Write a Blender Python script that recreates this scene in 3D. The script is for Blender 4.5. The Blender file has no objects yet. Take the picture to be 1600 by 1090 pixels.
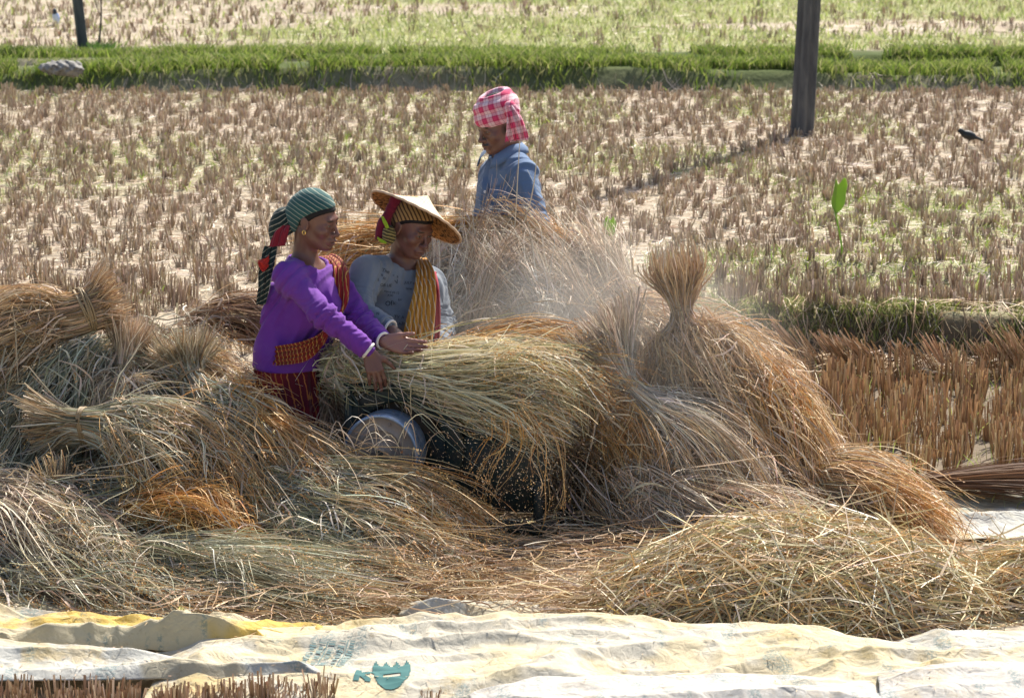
import bpy, math, random
import numpy as np
from mathutils import Vector, Matrix
from mathutils.bvhtree import BVHTree

# ------------------------------------------------------------------ camera, sky, sun, exposure
SC = bpy.context.scene
COL = SC.collection
FPX, CAMH, HORIZ = 5000.0, 3.3, -450.0
PITCH = math.atan((545.0 - HORIZ) / FPX)
cam_d = bpy.data.cameras.new("camera")
cam_d.sensor_width = 36.0
cam_d.lens = FPX / 1600.0 * 36.0
cam_d.clip_start, cam_d.clip_end = 0.1, 3000.0
cam_d.dof.use_dof = True
cam_d.dof.focus_distance = 12.9
cam_d.dof.aperture_fstop = 8.0
cam = bpy.data.objects.new("camera", cam_d)
COL.objects.link(cam)
cam.location = (0, 0, CAMH)
cam.rotation_euler = (math.pi / 2 - PITCH, 0, 0)
SC.camera = cam

SUN_AZ, SUN_EL = math.radians(28.0), math.radians(47.0)
world = bpy.data.worlds.new("World")
SC.world = world
world.use_nodes = True
wn = world.node_tree
sky = wn.nodes.new("ShaderNodeTexSky")
sky.sky_type = 'NISHITA'
sky.sun_disc = False
sky.sun_elevation = SUN_EL
sky.sun_rotation = SUN_AZ
sky.dust_density = 3.0
wn.links.new(sky.outputs[0], wn.nodes["Background"].inputs[0])
wn.nodes["Background"].inputs[1].default_value = 0.10
sun_d = bpy.data.lights.new("sun", 'SUN')
sun_d.energy = 5.0
sun_d.angle = math.radians(0.5)
sun_d.color = (1.0, 0.95, 0.86)
sun = bpy.data.objects.new("sun", sun_d)
COL.objects.link(sun)
SUNV = Vector((math.sin(SUN_AZ) * math.cos(SUN_EL), math.cos(SUN_AZ) * math.cos(SUN_EL), math.sin(SUN_EL)))
sun.rotation_euler = SUNV.to_track_quat('Z', 'Y').to_euler()
SC.view_settings.view_transform = 'Standard'
SC.view_settings.look = 'None'
SC.view_settings.gamma = 1.0
SC.view_settings.exposure = 0.88

rng = np.random.default_rng(11)
A = lambda *v: np.array(v, float)

# ------------------------------------------------------------------ measuring helpers
def W(px, py, Y):
    "world point at depth Y seen at photo pixel px, py"
    a = (px - 800.0) / FPX
    b = (545.0 - py) / FPX
    d = A(a, math.cos(PITCH) + b * math.sin(PITCH), -math.sin(PITCH) + b * math.cos(PITCH))
    t = Y / d[1]
    return A(0, 0, CAMH) + d * t

def G(px, py, z=0.0):
    "world point on height z seen at photo pixel px, py"
    a = (px - 800.0) / FPX
    b = (545.0 - py) / FPX
    d = A(a, math.cos(PITCH) + b * math.sin(PITCH), -math.sin(PITCH) + b * math.cos(PITCH))
    return A(0, 0, CAMH) + d * ((z - CAMH) / d[2])

def PM(Y):
    "metres per photo pixel at depth Y"
    return Y / FPX / math.cos(PITCH) * 1.0

def unit(v):
    v = np.asarray(v, float)
    return v / (np.linalg.norm(v, axis=-1, keepdims=True) + 1e-12)

def hashn(ix, iy, s):
    h = np.sin(ix * 127.1 + iy * 311.7 + s * 74.7) * 43758.5453
    return h - np.floor(h)

def vnoise(x, y, s=0):
    ix, iy = np.floor(x), np.floor(y)
    fx, fy = x - ix, y - iy
    fx = fx * fx * (3 - 2 * fx); fy = fy * fy * (3 - 2 * fy)
    a, b = hashn(ix, iy, s), hashn(ix + 1, iy, s)
    c, d = hashn(ix, iy + 1, s), hashn(ix + 1, iy + 1, s)
    return (a + (b - a) * fx) * (1 - fy) + (c + (d - c) * fx) * fy

def fbm(x, y, s=0, o=3):
    t, a, r = 0, 1.0, 0
    for i in range(o):
        r = r + a * vnoise(x * 2 ** i, y * 2 ** i, s + i * 13); t += a; a *= .5
    return r / t

# ------------------------------------------------------------------ object helpers
def meta(o, label=None, cat=None, group=None, kind=None):
    if label: o['label'] = label
    if cat: o['category'] = cat
    if group: o['group'] = group
    if kind: o['kind'] = kind
    return o

def empty(name, loc, label, cat, group=None):
    o = bpy.data.objects.new(name, None)
    COL.objects.link(o)
    o.location = loc
    return meta(o, label, cat, group)

def mesh_data(name, V, faces, mats, col=None, smooth=True, matidx=None):
    "faces: list of (n,k) int arrays"
    V = np.asarray(V, np.float32).reshape(-1, 3)
    me = bpy.data.meshes.new(name)
    me.vertices.add(len(V))
    me.vertices.foreach_set("co", V.ravel())
    faces = [np.asarray(f, np.int32) for f in faces if len(f)]
    loops = np.concatenate([f.ravel() for f in faces])
    sizes = np.concatenate([np.full(len(f), f.shape[1], np.int32) for f in faces])
    me.loops.add(len(loops))
    me.loops.foreach_set("vertex_index", loops)
    me.polygons.add(len(sizes))
    me.polygons.foreach_set("loop_start", np.concatenate([[0], np.cumsum(sizes)[:-1]]).astype(np.int32))
    me.polygons.foreach_set("loop_total", sizes)
    if smooth:
        me.polygons.foreach_set("use_smooth", np.ones(len(sizes), bool))
    for m in (mats if isinstance(mats, (list, tuple)) else [mats]):
        me.materials.append(m)
    if matidx is not None:
        me.polygons.foreach_set("material_index", np.asarray(matidx, np.int32))
    me.update(calc_edges=True)
    if col is not None:
        at = me.attributes.new("Col", 'FLOAT_COLOR', 'POINT')
        c = np.ones((len(V), 4), np.float32); c[:, :3] = col
        at.data.foreach_set("color", c.ravel())
    me.validate()
    return me

def put(name, me, parent=None, **kw):
    o = bpy.data.objects.new(name, me)
    COL.objects.link(o)
    if parent is not None:
        o.parent = parent
        p = parent
        off = Vector((0, 0, 0))
        while p is not None:
            off += p.location; p = p.parent
        o.location = -off          # meshes are written in world coordinates
    return meta(o, **kw)

def mk(name, V, faces, mat, parent=None, col=None, smooth=True, **kw):
    return put(name, mesh_data(name, V, faces, mat, col, smooth), parent, **kw)

def grid_faces(nu, nv, base=0, wrap=False):
    i = np.arange(nu - 1 + (1 if wrap else 0))[:, None]; j = np.arange(nv - 1)[None, :]
    i2 = (i + 1) % nu
    q = np.stack([i * nv + j, i2 * nv + j, i2 * nv + j + 1, i * nv + j + 1], -1).reshape(-1, 4)
    return q + base

def catmull(P, n):
    P = np.asarray(P, float)
    Q = np.vstack([2 * P[0] - P[1], P, 2 * P[-1] - P[-2]])
    t = np.linspace(0, len(P) - 1 - 1e-9, n)
    i = t.astype(int); f = (t - i)[:, None]
    p0, p1, p2, p3 = Q[i], Q[i + 1], Q[i + 2], Q[i + 3]
    return .5 * (2 * p1 + (p2 - p0) * f + (2 * p0 - 5 * p1 + 4 * p2 - p3) * f * f + (3 * p1 - p0 - 3 * p2 + p3) * f ** 3)

# ------------------------------------------------------------------ materials
def mat(name, color=(.5, .5, .5), rough=.8, spec=.3, attr=False, transl=0.0, metal=0.0, sheen=0.0, sss=0.0):
    m = bpy.data.materials.new(name)
    m.use_nodes = True
    nt = m.node_tree
    b = nt.nodes["Principled BSDF"]
    b.inputs["Base Color"].default_value = (*color, 1)
    b.inputs["Roughness"].default_value = rough
    b.inputs["Specular IOR Level"].default_value = spec
    b.inputs["Metallic"].default_value = metal
    if sheen: b.inputs["Sheen Weight"].default_value = sheen
    if sss:
        b.inputs["Subsurface Weight"].default_value = sss
        b.inputs["Subsurface Radius"].default_value = (.012, .005, .003)
        b.inputs["Subsurface Scale"].default_value = .6
    src = None
    if attr:
        at = nt.nodes.new("ShaderNodeAttribute"); at.attribute_name = "Col"
        nt.links.new(at.outputs["Color"], b.inputs["Base Color"])
        src = at.outputs["Color"]
    if transl:
        tr = nt.nodes.new("ShaderNodeBsdfTranslucent")
        mx = nt.nodes.new("ShaderNodeMixShader")
        mx.inputs[0].default_value = transl
        if src: nt.links.new(src, tr.inputs[0])
        else: tr.inputs[0].default_value = (*color, 1)
        nt.links.new(b.outputs[0], mx.inputs[1]); nt.links.new(tr.outputs[0], mx.inputs[2])
        nt.links.new(mx.outputs[0], nt.nodes["Material Output"].inputs[0])
    return m

class NT:
    "tiny node builder"
    def __init__(s, m): s.m = m; s.t = m.node_tree; s.b = s.t.nodes["Principled BSDF"]
    def n(s, typ, **kw):
        nd = s.t.nodes.new("ShaderNode" + typ)
        for k, v in kw.items():
            if k in nd.inputs.keys(): s.set(nd.inputs[k], v)
            else: setattr(nd, k, v)
        return nd
    def set(s, inp, v):
        if hasattr(v, "is_output"): s.t.links.new(v, inp)
        else: inp.default_value = v
    def coord(s, kind="Object", scale=(1, 1, 1), rot=(0, 0, 0)):
        c = s.n("TexCoord"); mp = s.n("Mapping")
        s.set(mp.inputs[0], c.outputs[kind]); mp.inputs["Scale"].default_value = scale; mp.inputs["Rotation"].default_value = rot
        return mp.outputs[0]
    def noise(s, vec, scale, detail=4, rough=.6):
        return s.n("TexNoise", Vector=vec, Scale=scale, Detail=detail, Roughness=rough).outputs[0]
    def ramp(s, fac, stops):
        r = s.n("ValToRGB"); s.set(r.inputs[0], fac)
        e = r.color_ramp.elements
        while len(e) < len(stops): e.new(.5)
        for x, (p, c) in zip(e, stops):
            x.position = p; x.color = (*c, 1) if len(c) == 3 else c
        return r.outputs[0]
    def mix(s, fac, a, b, mode='MIX'):
        m = s.n("MixRGB", blend_type=mode)
        for i, v in enumerate((fac, a, b)):
            if isinstance(v, tuple) and len(v) == 3: v = (*v, 1)
            s.set(m.inputs[i], v)
        return m.outputs[0]
    def math(s, op, a, b=0.0):
        m = s.n("Math", operation=op); s.set(m.inputs[0], a); s.set(m.inputs[1], b); return m.outputs[0]
    def wave(s, vec, scale, dist=0.0, direction='X', profile='SIN'):
        return s.n("TexWave", Vector=vec, Scale=scale, Distortion=dist, bands_direction=direction, wave_profile=profile).outputs[1]
    def bump(s, h, strength=.3, dist=.01):
        b = s.n("Bump", Height=h, Strength=strength, Distance=dist); s.set(s.b.inputs["Normal"], b.outputs[0]); return s
    def col(s, c): s.set(s.b.inputs["Base Color"], c); return s

M_STRAW = mat("straw", rough=.58, spec=.32, attr=True, transl=.12)
M_STUB = mat("stubble", rough=.7, spec=.25, attr=True, transl=.10)
M_GRASS = mat("grass", rough=.6, spec=.3, attr=True, transl=.4)
M_LEAF = mat("taro_leaf", (.32, .48, .09), .45, .4, transl=.5)

m = M_GROUND = mat("dry_mud", rough=.95, spec=.1)
k = NT(m); v = k.coord()
c1 = k.ramp(k.noise(v, 1.3, 6, .65), [(.3, (.26, .215, .15)), (.5, (.34, .285, .205)), (.7, (.41, .35, .265))])
c2 = k.ramp(k.noise(v, 38, 3), [(.35, (.22, .175, .13)), (.55, (.43, .37, .30))])
at = k.n("Attribute", attribute_name="Col")
c = k.mix(.4, c1, c2)
sp = k.n("SeparateColor"); k.set(sp.inputs[0], at.outputs["Color"])
c = k.mix(sp.outputs[0], c, k.mix(k.noise(v, 20, 3), (.16, .22, .06), (.33, .33, .16)))
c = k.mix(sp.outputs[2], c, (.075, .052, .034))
c = k.mix(sp.outputs[1], c, k.mix(k.noise(v, 12, 4), (.035, .06, .018), (.10, .12, .04)))  # bund ground painted dark green, standing in for shade on its front
k.col(c).bump(k.noise(v, 25, 5), .6, .02)

# ------------------------------------------------------------------ ribbons
def ribbons(P, w, r, flat=None, taper=(.6, 1.0, .35)):
    """P (n,K,3) polylines -> V, quads; w width per strand; random facing unless flat normals given"""
    n, K, _ = P.shape
    T = np.gradient(P, axis=1)
    T = unit(T)
    if flat is None:
        q = unit(r.normal(size=(n, 1, 3)))
    else:
        q = flat.reshape(-1, 1, 3)
    S = unit(np.cross(T, np.broadcast_to(q, T.shape)))
    s = np.linspace(0, 1, K)
    tw = np.interp(s, [0, .5, 1], taper)[None, :, None]
    off = S * (np.asarray(w).reshape(-1, 1, 1) * .5) * tw
    V = np.stack([P - off, P + off], 2).reshape(-1, 3)
    b = (np.arange(n)[:, None] * K + np.arange(K - 1)[None, :]) * 2
    F = np.stack([b, b + 1, b + 3, b + 2], -1).reshape(-1, 4)
    return V, F

def per_vert(c, K):
    return np.repeat(c, K * 2, axis=0)

PAL = {
 'green': [((.31, .31, .21), 2.2), ((.43, .42, .31), 2.8), ((.52, .48, .37), 2.6), ((.50, .37, .21), 1.8), ((.42, .24, .10), 1.8), ((.18, .18, .11), 1.5), ((.64, .60, .50), 1.0)],
 'gold': [((.56, .34, .13), 3), ((.50, .26, .08), 3), ((.60, .42, .21), 2), ((.38, .19, .07), 2), ((.44, .37, .20), 1)],
 'pale': [((.60, .50, .38), 3), ((.54, .43, .31), 3), ((.42, .31, .21), 2), ((.62, .53, .43), 2), ((.34, .25, .17), 1)],
 'tan': [((.52, .38, .24), 3), ((.46, .31, .17), 3), ((.55, .40, .22), 2), ((.36, .23, .13), 2), ((.56, .47, .36), 1.5)],
 'brown': [((.31, .205, .125), 3), ((.25, .155, .09), 3), ((.42, .30, .20), 2), ((.50, .38, .27), 1)],
 'warm': [((.35, .22, .115), 3), ((.27, .16, .085), 3), ((.46, .31, .16), 2.4), ((.54, .41, .24), 1.2), ((.18, .11, .06), 2)],
 'olive': [((.30, .30, .20), 3), ((.40, .39, .28), 3), ((.50, .47, .36), 2.4), ((.42, .33, .20), 2), ((.20, .20, .12), 2), ((.60, .56, .46), 1)],
 'held': [((.50, .45, .30), 3), ((.60, .54, .38), 3), ((.40, .38, .22), 2), ((.60, .44, .22), 2), ((.66, .60, .47), 1.5), ((.30, .29, .16), 1.2)],
 'field': [((.33, .25, .18), 3), ((.42, .33, .245), 3), ((.25, .18, .125), 2), ((.52, .43, .33), 1.2), ((.37, .27, .16), 1.8)],
 'grey': [((.47, .42, .36), 3), ((.56, .51, .44), 3), ((.36, .31, .25), 2), ((.66, .60, .52), 2), ((.48, .37, .26), 1)],
 'heap': [((.42, .36, .20), 3), ((.52, .42, .24), 3), ((.56, .36, .16), 2.5), ((.62, .55, .40), 2), ((.32, .29, .16), 1.5), ((.44, .25, .10), 1.2)],
}
def pick(pal, n, r, var=.14):
    cs = np.array([c for c, _ in PAL[pal]]); w = np.array([x for _, x in PAL[pal]], float)
    c = cs[r.choice(len(cs), n, p=w / w.sum())]
    return np.clip(c * (1 + r.normal(0, var, (n, 1))) * (1 + r.normal(0, .04, (n, 3))), .01, .85)

def grains(tips, dirs, cnt, r, L=.011, Wd=.0048, spread=.006, run=.10):
    "panicle grains hung along the last part of a strand"
    n = len(tips)
    t = r.random((n, cnt, 1))
    base = tips[:, None] - dirs[:, None] * t * run + r.normal(0, spread, (n, cnt, 3))
    ax = unit(dirs[:, None] + r.normal(0, .55, (n, cnt, 3)) + A(0, 0, -.3))
    sd = unit(np.cross(ax, r.normal(size=(n, cnt, 3))))
    a = base - ax * L * .5; b = base + ax * L * .5
    V = np.stack([a, base + sd * Wd * .5, b, base - sd * Wd * .5], 2).reshape(-1, 3)
    F = np.arange(n * cnt * 4).reshape(-1, 4)
    return V, F

# ------------------------------------------------------------------ signed-distance modelling (bodies, cloth, mounds)
def p_cone(a, b, ra, rb, k=.02, op='u'):
    a, b = np.asarray(a, float), np.asarray(b, float)
    ab = b - a; l2 = float(ab @ ab) + 1e-12
    def f(x, y, z):
        t = np.clip(((x - a[0]) * ab[0] + (y - a[1]) * ab[1] + (z - a[2]) * ab[2]) / l2, 0, 1)
        return np.sqrt((x - a[0] - t * ab[0]) ** 2 + (y - a[1] - t * ab[1]) ** 2 + (z - a[2] - t * ab[2]) ** 2) - (ra + (rb - ra) * t)
    R = max(ra, rb)
    return dict(f=f, lo=np.minimum(a, b) - R, hi=np.maximum(a, b) + R, k=k, op=op)

def p_ell(c, r, R=None, k=.02, op='u'):
    c = np.asarray(c, float); r = np.asarray(r, float)
    R = np.eye(3) if R is None else np.asarray(R, float)
    def f(x, y, z):
        X, Y, Z = x - c[0], y - c[1], z - c[2]
        q = [X * R[0, i] + Y * R[1, i] + Z * R[2, i] for i in range(3)]
        k0 = np.sqrt(sum((q[i] / r[i]) ** 2 for i in range(3)))
        k1 = np.sqrt(sum((q[i] / r[i] ** 2) ** 2 for i in range(3))) + 1e-9
        return k0 * (k0 - 1) / k1
    ext = np.sqrt(((R * r) ** 2).sum(1))
    return dict(f=f, lo=c - ext, hi=c + ext, k=k, op=op)

def sdf_grid(prims, h, warp=None, pad=.03):
    lo = np.min([p['lo'] for p in prims if p['op'] == 'u'], 0) - pad
    hi = np.max([p['hi'] for p in prims if p['op'] == 'u'], 0) + pad
    n = np.ceil((hi - lo) / h).astype(int) + 1
    ax = [lo[i] + h * np.arange(n[i]) for i in range(3)]
    F = np.full(n, 1.0, np.float32)
    for p in prims:
        mg = p['k'] + 4 * h + .004
        a = np.clip(np.floor((p['lo'] - mg - lo) / h).astype(int), 0, n - 1)
        b = np.clip(np.ceil((p['hi'] + mg - lo) / h).astype(int) + 1, 1, n)
        if np.any(b <= a): continue
        sl = tuple(slice(a[i], b[i]) for i in range(3))
        d = p['f'](ax[0][sl[0], None, None], ax[1][None, sl[1], None], ax[2][None, None, sl[2]]).astype(np.float32)
        g = F[sl]; kk = p['k']
        if p['op'] == 'u':
            hh = np.maximum(kk - np.abs(g - d), 0) / kk
            F[sl] = np.minimum(g, d) - hh * hh * kk * .25
        else:
            d = -d
            hh = np.maximum(kk - np.abs(g - d), 0) / kk
            F[sl] = np.maximum(g, d) + hh * hh * kk * .25
    if warp is not None:
        F += warp(ax[0][:, None, None], ax[1][None, :, None], ax[2][None, None, :]).astype(np.float32)
    for s in (0, -1):
        F[s] = 1; F[:, s] = 1; F[:, :, s] = 1
    return F, lo

def surfnet(F, lo, h):
    B = F < 0
    c = np.zeros(tuple(s - 1 for s in F.shape), np.uint8)
    for i in (0, 1):
        for j in (0, 1):
            for k in (0, 1):
                c += B[i:i + F.shape[0] - 1, j:j + F.shape[1] - 1, k:k + F.shape[2] - 1]
    act = (c > 0) & (c < 8)
    idx = np.full(act.shape, -1, np.int32)
    I = np.argwhere(act)
    idx[act] = np.arange(len(I))
    acc = np.zeros((len(I), 3)); cnt = np.zeros(len(I))
    g = lambda o: F[I[:, 0] + o[0], I[:, 1] + o[1], I[:, 2] + o[2]]
    for axs in range(3):
        o1, o2 = [q for q in range(3) if q != axs]
        for u in (0, 1):
            for w in (0, 1):
                a = [0, 0, 0]; a[o1] = u; a[o2] = w
                b = list(a); b[axs] = 1
                fa, fb = g(a), g(b)
                m = (fa < 0) != (fb < 0)
                t = fa[m] / (fa[m] - fb[m])
                pt = np.tile(np.array(a, float), (m.sum(), 1)); pt[:, axs] = t
                acc[m] += pt; cnt[m] += 1
    V = (I + acc / cnt[:, None]) * h + lo
    Q = []
    for axs in range(3):
        o1, o2 = [(1, 2), (2, 0), (0, 1)][axs]
        s0 = [slice(None)] * 3; s1 = [slice(None)] * 3
        s0[axs] = slice(0, -1); s1[axs] = slice(1, None)
        d = B[tuple(s0)] != B[tuple(s1)]
        E = np.argwhere(d)
        ok = (E[:, o1] > 0) & (E[:, o2] > 0) & (E[:, o1] < act.shape[o1]) & (E[:, o2] < act.shape[o2])
        E = E[ok]
        e = np.eye(3, dtype=int)
        q = [idx[tuple((E - a).T)] for a in (e[o1] + e[o2], e[o2], 0 * e[o1], e[o1])]
        q = np.stack(q, 1)
        flip = ~B[tuple(E.T)]
        q[flip] = q[flip][:, ::-1]
        Q.append(q)
    Q = np.concatenate(Q)
    return V, Q[(Q >= 0).all(1)]

def sdf_mesh(prims, h, warp=None, relax=1):
    F, lo = sdf_grid(prims, h, warp)
    V, Q = surfnet(F, lo, h)
    for _ in range(relax):
        s = np.zeros_like(V); c = np.zeros(len(V))
        for a, b in ((0, 1), (1, 2), (2, 3), (3, 0)):
            for p, q in ((Q[:, a], Q[:, b]), (Q[:, b], Q[:, a])):
                for ch in range(3):
                    s[:, ch] += np.bincount(p, V[q, ch], len(V))
                c += np.bincount(p, minlength=len(V))
        V = V * .5 + .5 * s / np.maximum(c, 1)[:, None]
    return V, Q
# ------------------------------------------------------------------ ground
def sstep(a, b, x):
    t = np.clip((x - a) / (b - a), 0, 1); return t * t * (3 - 2 * t)

def edge_y(x): return 16.28 + .10 * np.sin(x * 1.7 + .6) + .08 * np.sin(x * 4.3)

def gz(x, y):
    x = np.asarray(x, float); y = np.asarray(y, float)
    e = edge_y(x)
    lf = sstep(1.0, -.2, x)
    z = .20 * sstep(e - .02 - 1.5 * lf, e + .16, y)
    z = z + .035 * (1 - lf) * np.exp(-((y - e - .25) / .16) ** 2)
    z = z + .085 * sstep(.9, 1.8, x) * np.exp(-((y - 17.55 - .25 * np.sin(x * 1.1)) / .28) ** 2)
    w = .05 * np.sin(x * 1.3) + .04 * np.sin(x * 3.1 + 1)
    d1 = np.abs(y - 26.95 - w) ; d2 = np.abs(y - 28.0 + w - .12 * np.sin(x * .35))
    z = z + .19 * (1 - sstep(.26, .42, d1)) * (.85 + .2 * np.sin(x * .7 + 2)) + .15 * (1 - sstep(.22, .38, d2))
    z = z + .018 * (fbm(x * 6, y * 6, 3) - .5) + .03 * (fbm(x * 1.2, y * 1.2, 8) - .5)
    return z

def weed_mask(x, y):
    m = sstep(.44, .62, fbm(x * .8 + 5, y * .45, 21)) * (y > 16.5) * (y < 26.3)
    m = m * (.40 + .55 * sstep(-1.5, 2.2, x) + .35 * sstep(19, 25, y))
    m = np.maximum(m, .9 * sstep(.7, 1.6, x) * np.exp(-((y - 17.5) / .38) ** 2))
    m = np.maximum(m, .6 * sstep(.6, 1.6, x) * np.exp(-((y - edge_y(x) - .2) / .14) ** 2))
    st = sstep(.48, .62, fbm(x * .25, (y + .12 * np.sin(x)) * .62, 33)) * (y > 28.5)
    return np.clip(np.maximum(m, st * 1.0), 0, 1)

def axis(parts):
    return np.unique(np.concatenate([np.linspace(a, b, n) for a, b, n in parts]))
xs = axis([(-400, -20, 14), (-20, -5, 30), (-5, 5, 170), (5, 20, 30), (20, 400, 14)])
ys = axis([(-20, 8, 15), (8, 10, 10), (10, 16, 90), (16, 17, 34), (17, 26, 110), (26, 30, 60), (30, 40, 90), (40, 80, 40), (80, 600, 20)])
X, Y = np.meshgrid(xs, ys, indexing='ij')
Z = gz(X, Y)
gm = weed_mask(X, Y)
gcol = np.zeros((gm.size, 3)); gcol[:, 0] = (gm * .75).ravel()
bund_shade = np.maximum(np.exp(-((Y - 26.95) / .46) ** 4), np.exp(-((Y - 28.0) / .42) ** 4))  # bund mask for the shade put into the ground colour
gcol[:, 1] = bund_shade.ravel()
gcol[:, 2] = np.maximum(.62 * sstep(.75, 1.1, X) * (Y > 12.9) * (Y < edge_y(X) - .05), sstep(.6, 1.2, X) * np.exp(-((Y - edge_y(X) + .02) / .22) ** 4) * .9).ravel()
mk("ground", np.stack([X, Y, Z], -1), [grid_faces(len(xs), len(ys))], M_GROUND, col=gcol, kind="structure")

# ------------------------------------------------------------------ stubble
def tuft(r, h, rad, nst, lean=(0, 0), pal='brown', wd=.0065):
    K = 3
    ang = r.random(nst) * 6.283; rr = rad * np.sqrt(r.random(nst))
    bx, by = rr * np.cos(ang), rr * np.sin(ang)
    L = h * r.uniform(.65, 1.12, nst)
    tx = bx * .35 + lean[0] * L + r.normal(0, .10, nst) * L
    ty = by * .35 + lean[1] * L + r.normal(0, .10, nst) * L
    lz = L * math.sqrt(max(.05, 1 - lean[0] ** 2 - lean[1] ** 2))
    P0 = np.stack([bx, by, np.full(nst, -.03)], -1)
    P2 = np.stack([bx + tx, by + ty, lz], -1)
    P1 = (P0 + P2) / 2 + r.normal(0, .006, (nst, 3))
    P = np.stack([P0, P1, P2], 1)
    V, F = ribbons(P, wd * r.uniform(.7, 1.4, nst), r, taper=(1, 1, .9))
    c = pick(pal, nst, r)
    cv = np.repeat(c[:, None], K, 1)
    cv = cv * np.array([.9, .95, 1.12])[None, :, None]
    cv = np.repeat(cv.reshape(-1, 3), 2, 0)
    return V, F, np.clip(cv, 0, .8)

def cat_meshes(items):
    Vs, Fs, Cs, b = [], [], [], 0
    for V, F, C in items:
        Vs.append(V); Fs.append(F + b); Cs.append(C); b += len(V)
    return np.concatenate(Vs), np.concatenate(Fs), np.concatenate(Cs)

r1 = np.random.default_rng(5)
def protos(nm, n, **kw):
    return [mesh_data(nm, *(lambda q: (q[0], [q[1]], M_STUB, q[2]))(tuft(r1, **kw))) for _ in range(n)]
P_NEAR = protos("stubble_tuft", 8, h=.145, rad=.05, nst=28, pal='warm', wd=.0075)
P_FIELD = protos("stubble_tuft", 8, h=.115, rad=.034, nst=30, pal='field', wd=.0065)
P_LEAN = protos("stubble_tuft", 6, h=.30, rad=.05, nst=34, lean=(-.55, -.45), pal='brown', wd=.006)
P_FRONT = protos("stubble_tuft", 6, h=.115, rad=.042, nst=34, pal='brown', wd=.007)

def plant(protos, pts, label, group, sc=(.8, 1.2), zoff=0):
    for (x, y) in pts:
        o = bpy.data.objects.new("stubble_tuft", protos[r1.integers(len(protos))])
        COL.objects.link(o)
        o.location = (x, y, float(gz(x, y)) + zoff)
        s = r1.uniform(*sc)
        o.scale = (s, s, s * r1.uniform(.85, 1.15)); o.rotation_euler = (0, 0, r1.random() * 6.28 if protos is not P_LEAN else r1.normal(0, .35))
        meta(o, label, "stubble", group)

def rows(x0, x1, y0, y1, dx, dy, drop, r, jit=.3):
    nx, ny = int((x1 - x0) / dx) + 1, int((y1 - y0) / dy) + 1
    x, y = np.meshgrid(x0 + dx * np.arange(nx), y0 + dy * np.arange(ny))
    x = x + r.normal(0, dx * jit, x.shape); y = y + r.normal(0, dy * jit * .6, y.shape)
    k = r.random(x.shape) > drop
    return np.stack([x[k], y[k]], -1)

def visible(p, z, m=30):
    "photo pixel of world points"
    d = np.stack([p[:, 0], p[:, 1], z - CAMH], -1)
    f = d[:, 1] * math.cos(PITCH) - d[:, 2] * math.sin(PITCH)
    u = d[:, 1] * math.sin(PITCH) + d[:, 2] * math.cos(PITCH)
    return 800 + FPX * d[:, 0] / f, 545 - FPX * u / f

# near, lower field on the right: each tuft a thing of its own
near = rows(.95, 3.2, 13.3, 15.85, .125, .19, .10, r1, .28)
near = near[near[:, 0] > .95 + .12 * (16.2 - near[:, 1])]
vx, vy = visible(near, near[:, 0] * 0)
near = near[(vx < 1640) & (vy < 745)]
near = near[np.argsort(near[:, 1])]
near_i, near_rest = near[:215], near[215:]
plant(P_NEAR, near_i, "upright warm brown stubble tuft in the lower paddy beside the straw pile", "stubble tufts standing in the lower paddy")
lean = np.stack([np.linspace(.95, 2.75, 26) + r1.normal(0, .04, 26), 16.0 + r1.normal(0, .10, 26)], -1)
plant(P_LEAN, lean, "flattened stubble tuft leaning over at the foot of the grassy field step", "stubble tufts leaning at the field step", (.7, 1.15))
fr = np.concatenate([np.stack([np.linspace(-1.75, -.78, 22) + .05 * np.sin(np.arange(22) * 1.7) + r1.normal(0, .02, 22), 10.33 + r1.normal(0, .03, 22)], -1),
                     np.array([[-.69, 10.38], [-.64, 10.36], [-.27, 10.34]])])
plant(P_FRONT, fr, "short dark brown stubble tuft along the near edge of the sack sheets", "stubble tufts along the sheet edge", (.75, 1.1), -.01)
fld = rows(-6.5, 6.6, 16.5, 26.5, .105, .235, .12, r1, .24)
vx, vy = visible(fld, fld[:, 0] * 0 + .2)
fld = fld[(vx > -380) & (vx < 1980)]
fld = fld[np.argsort(fld[:, 1])]
vx, vy = visible(fld, fld[:, 0] * 0 + .2)
openp = ((vx < 395) | (vx > 1120)) & (vx > -30) & (vx < 1630)
own = np.where(openp)[0][:120]
plant(P_FIELD, fld[own], "weathered grey brown stubble tuft near the edge of the upper field", "stubble tufts at the upper field edge")
rest = np.delete(fld, own, 0)

def stub_mass(name, pts, **kw):
    it = []
    for x, y in pts:
        q = kw['h'] * r1.uniform(.6, 1.25)
        V, F, C = tuft(r1, q, kw['rad'] * r1.uniform(.7, 1.3), kw['nst'], (r1.normal(0, .16), r1.normal(0, .12)), kw['pal'], kw['wd'])
        it.append((V + A(x, y, float(gz(x, y))), F, C))
    V, F, C = cat_meshes(it)
    return mk(name, V, [F], M_STUB, col=C, kind="stuff")
stub_mass("upper_field_stubble", rest, h=.078, rad=.034, nst=20, pal='field', wd=.0075)
lf_ = rows(-3.2, .95, 14.3, 16.4, .145, .25, .1, r1)
near_rest = np.concatenate([near_rest, lf_])
stub_mass("lower_field_stubble", near_rest, h=.14, rad=.042, nst=20, pal='field', wd=.007)
far = rows(-7.5, 7.5, 28.7, 44, .17, .42, .30, r1, .15)
far = far[r1.random(len(far)) > .75 * weed_mask(far[:, 0], far[:, 1])]
stub_mass("far_field_stubble", far, h=.08, rad=.05, nst=11, pal='field', wd=.012)

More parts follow.
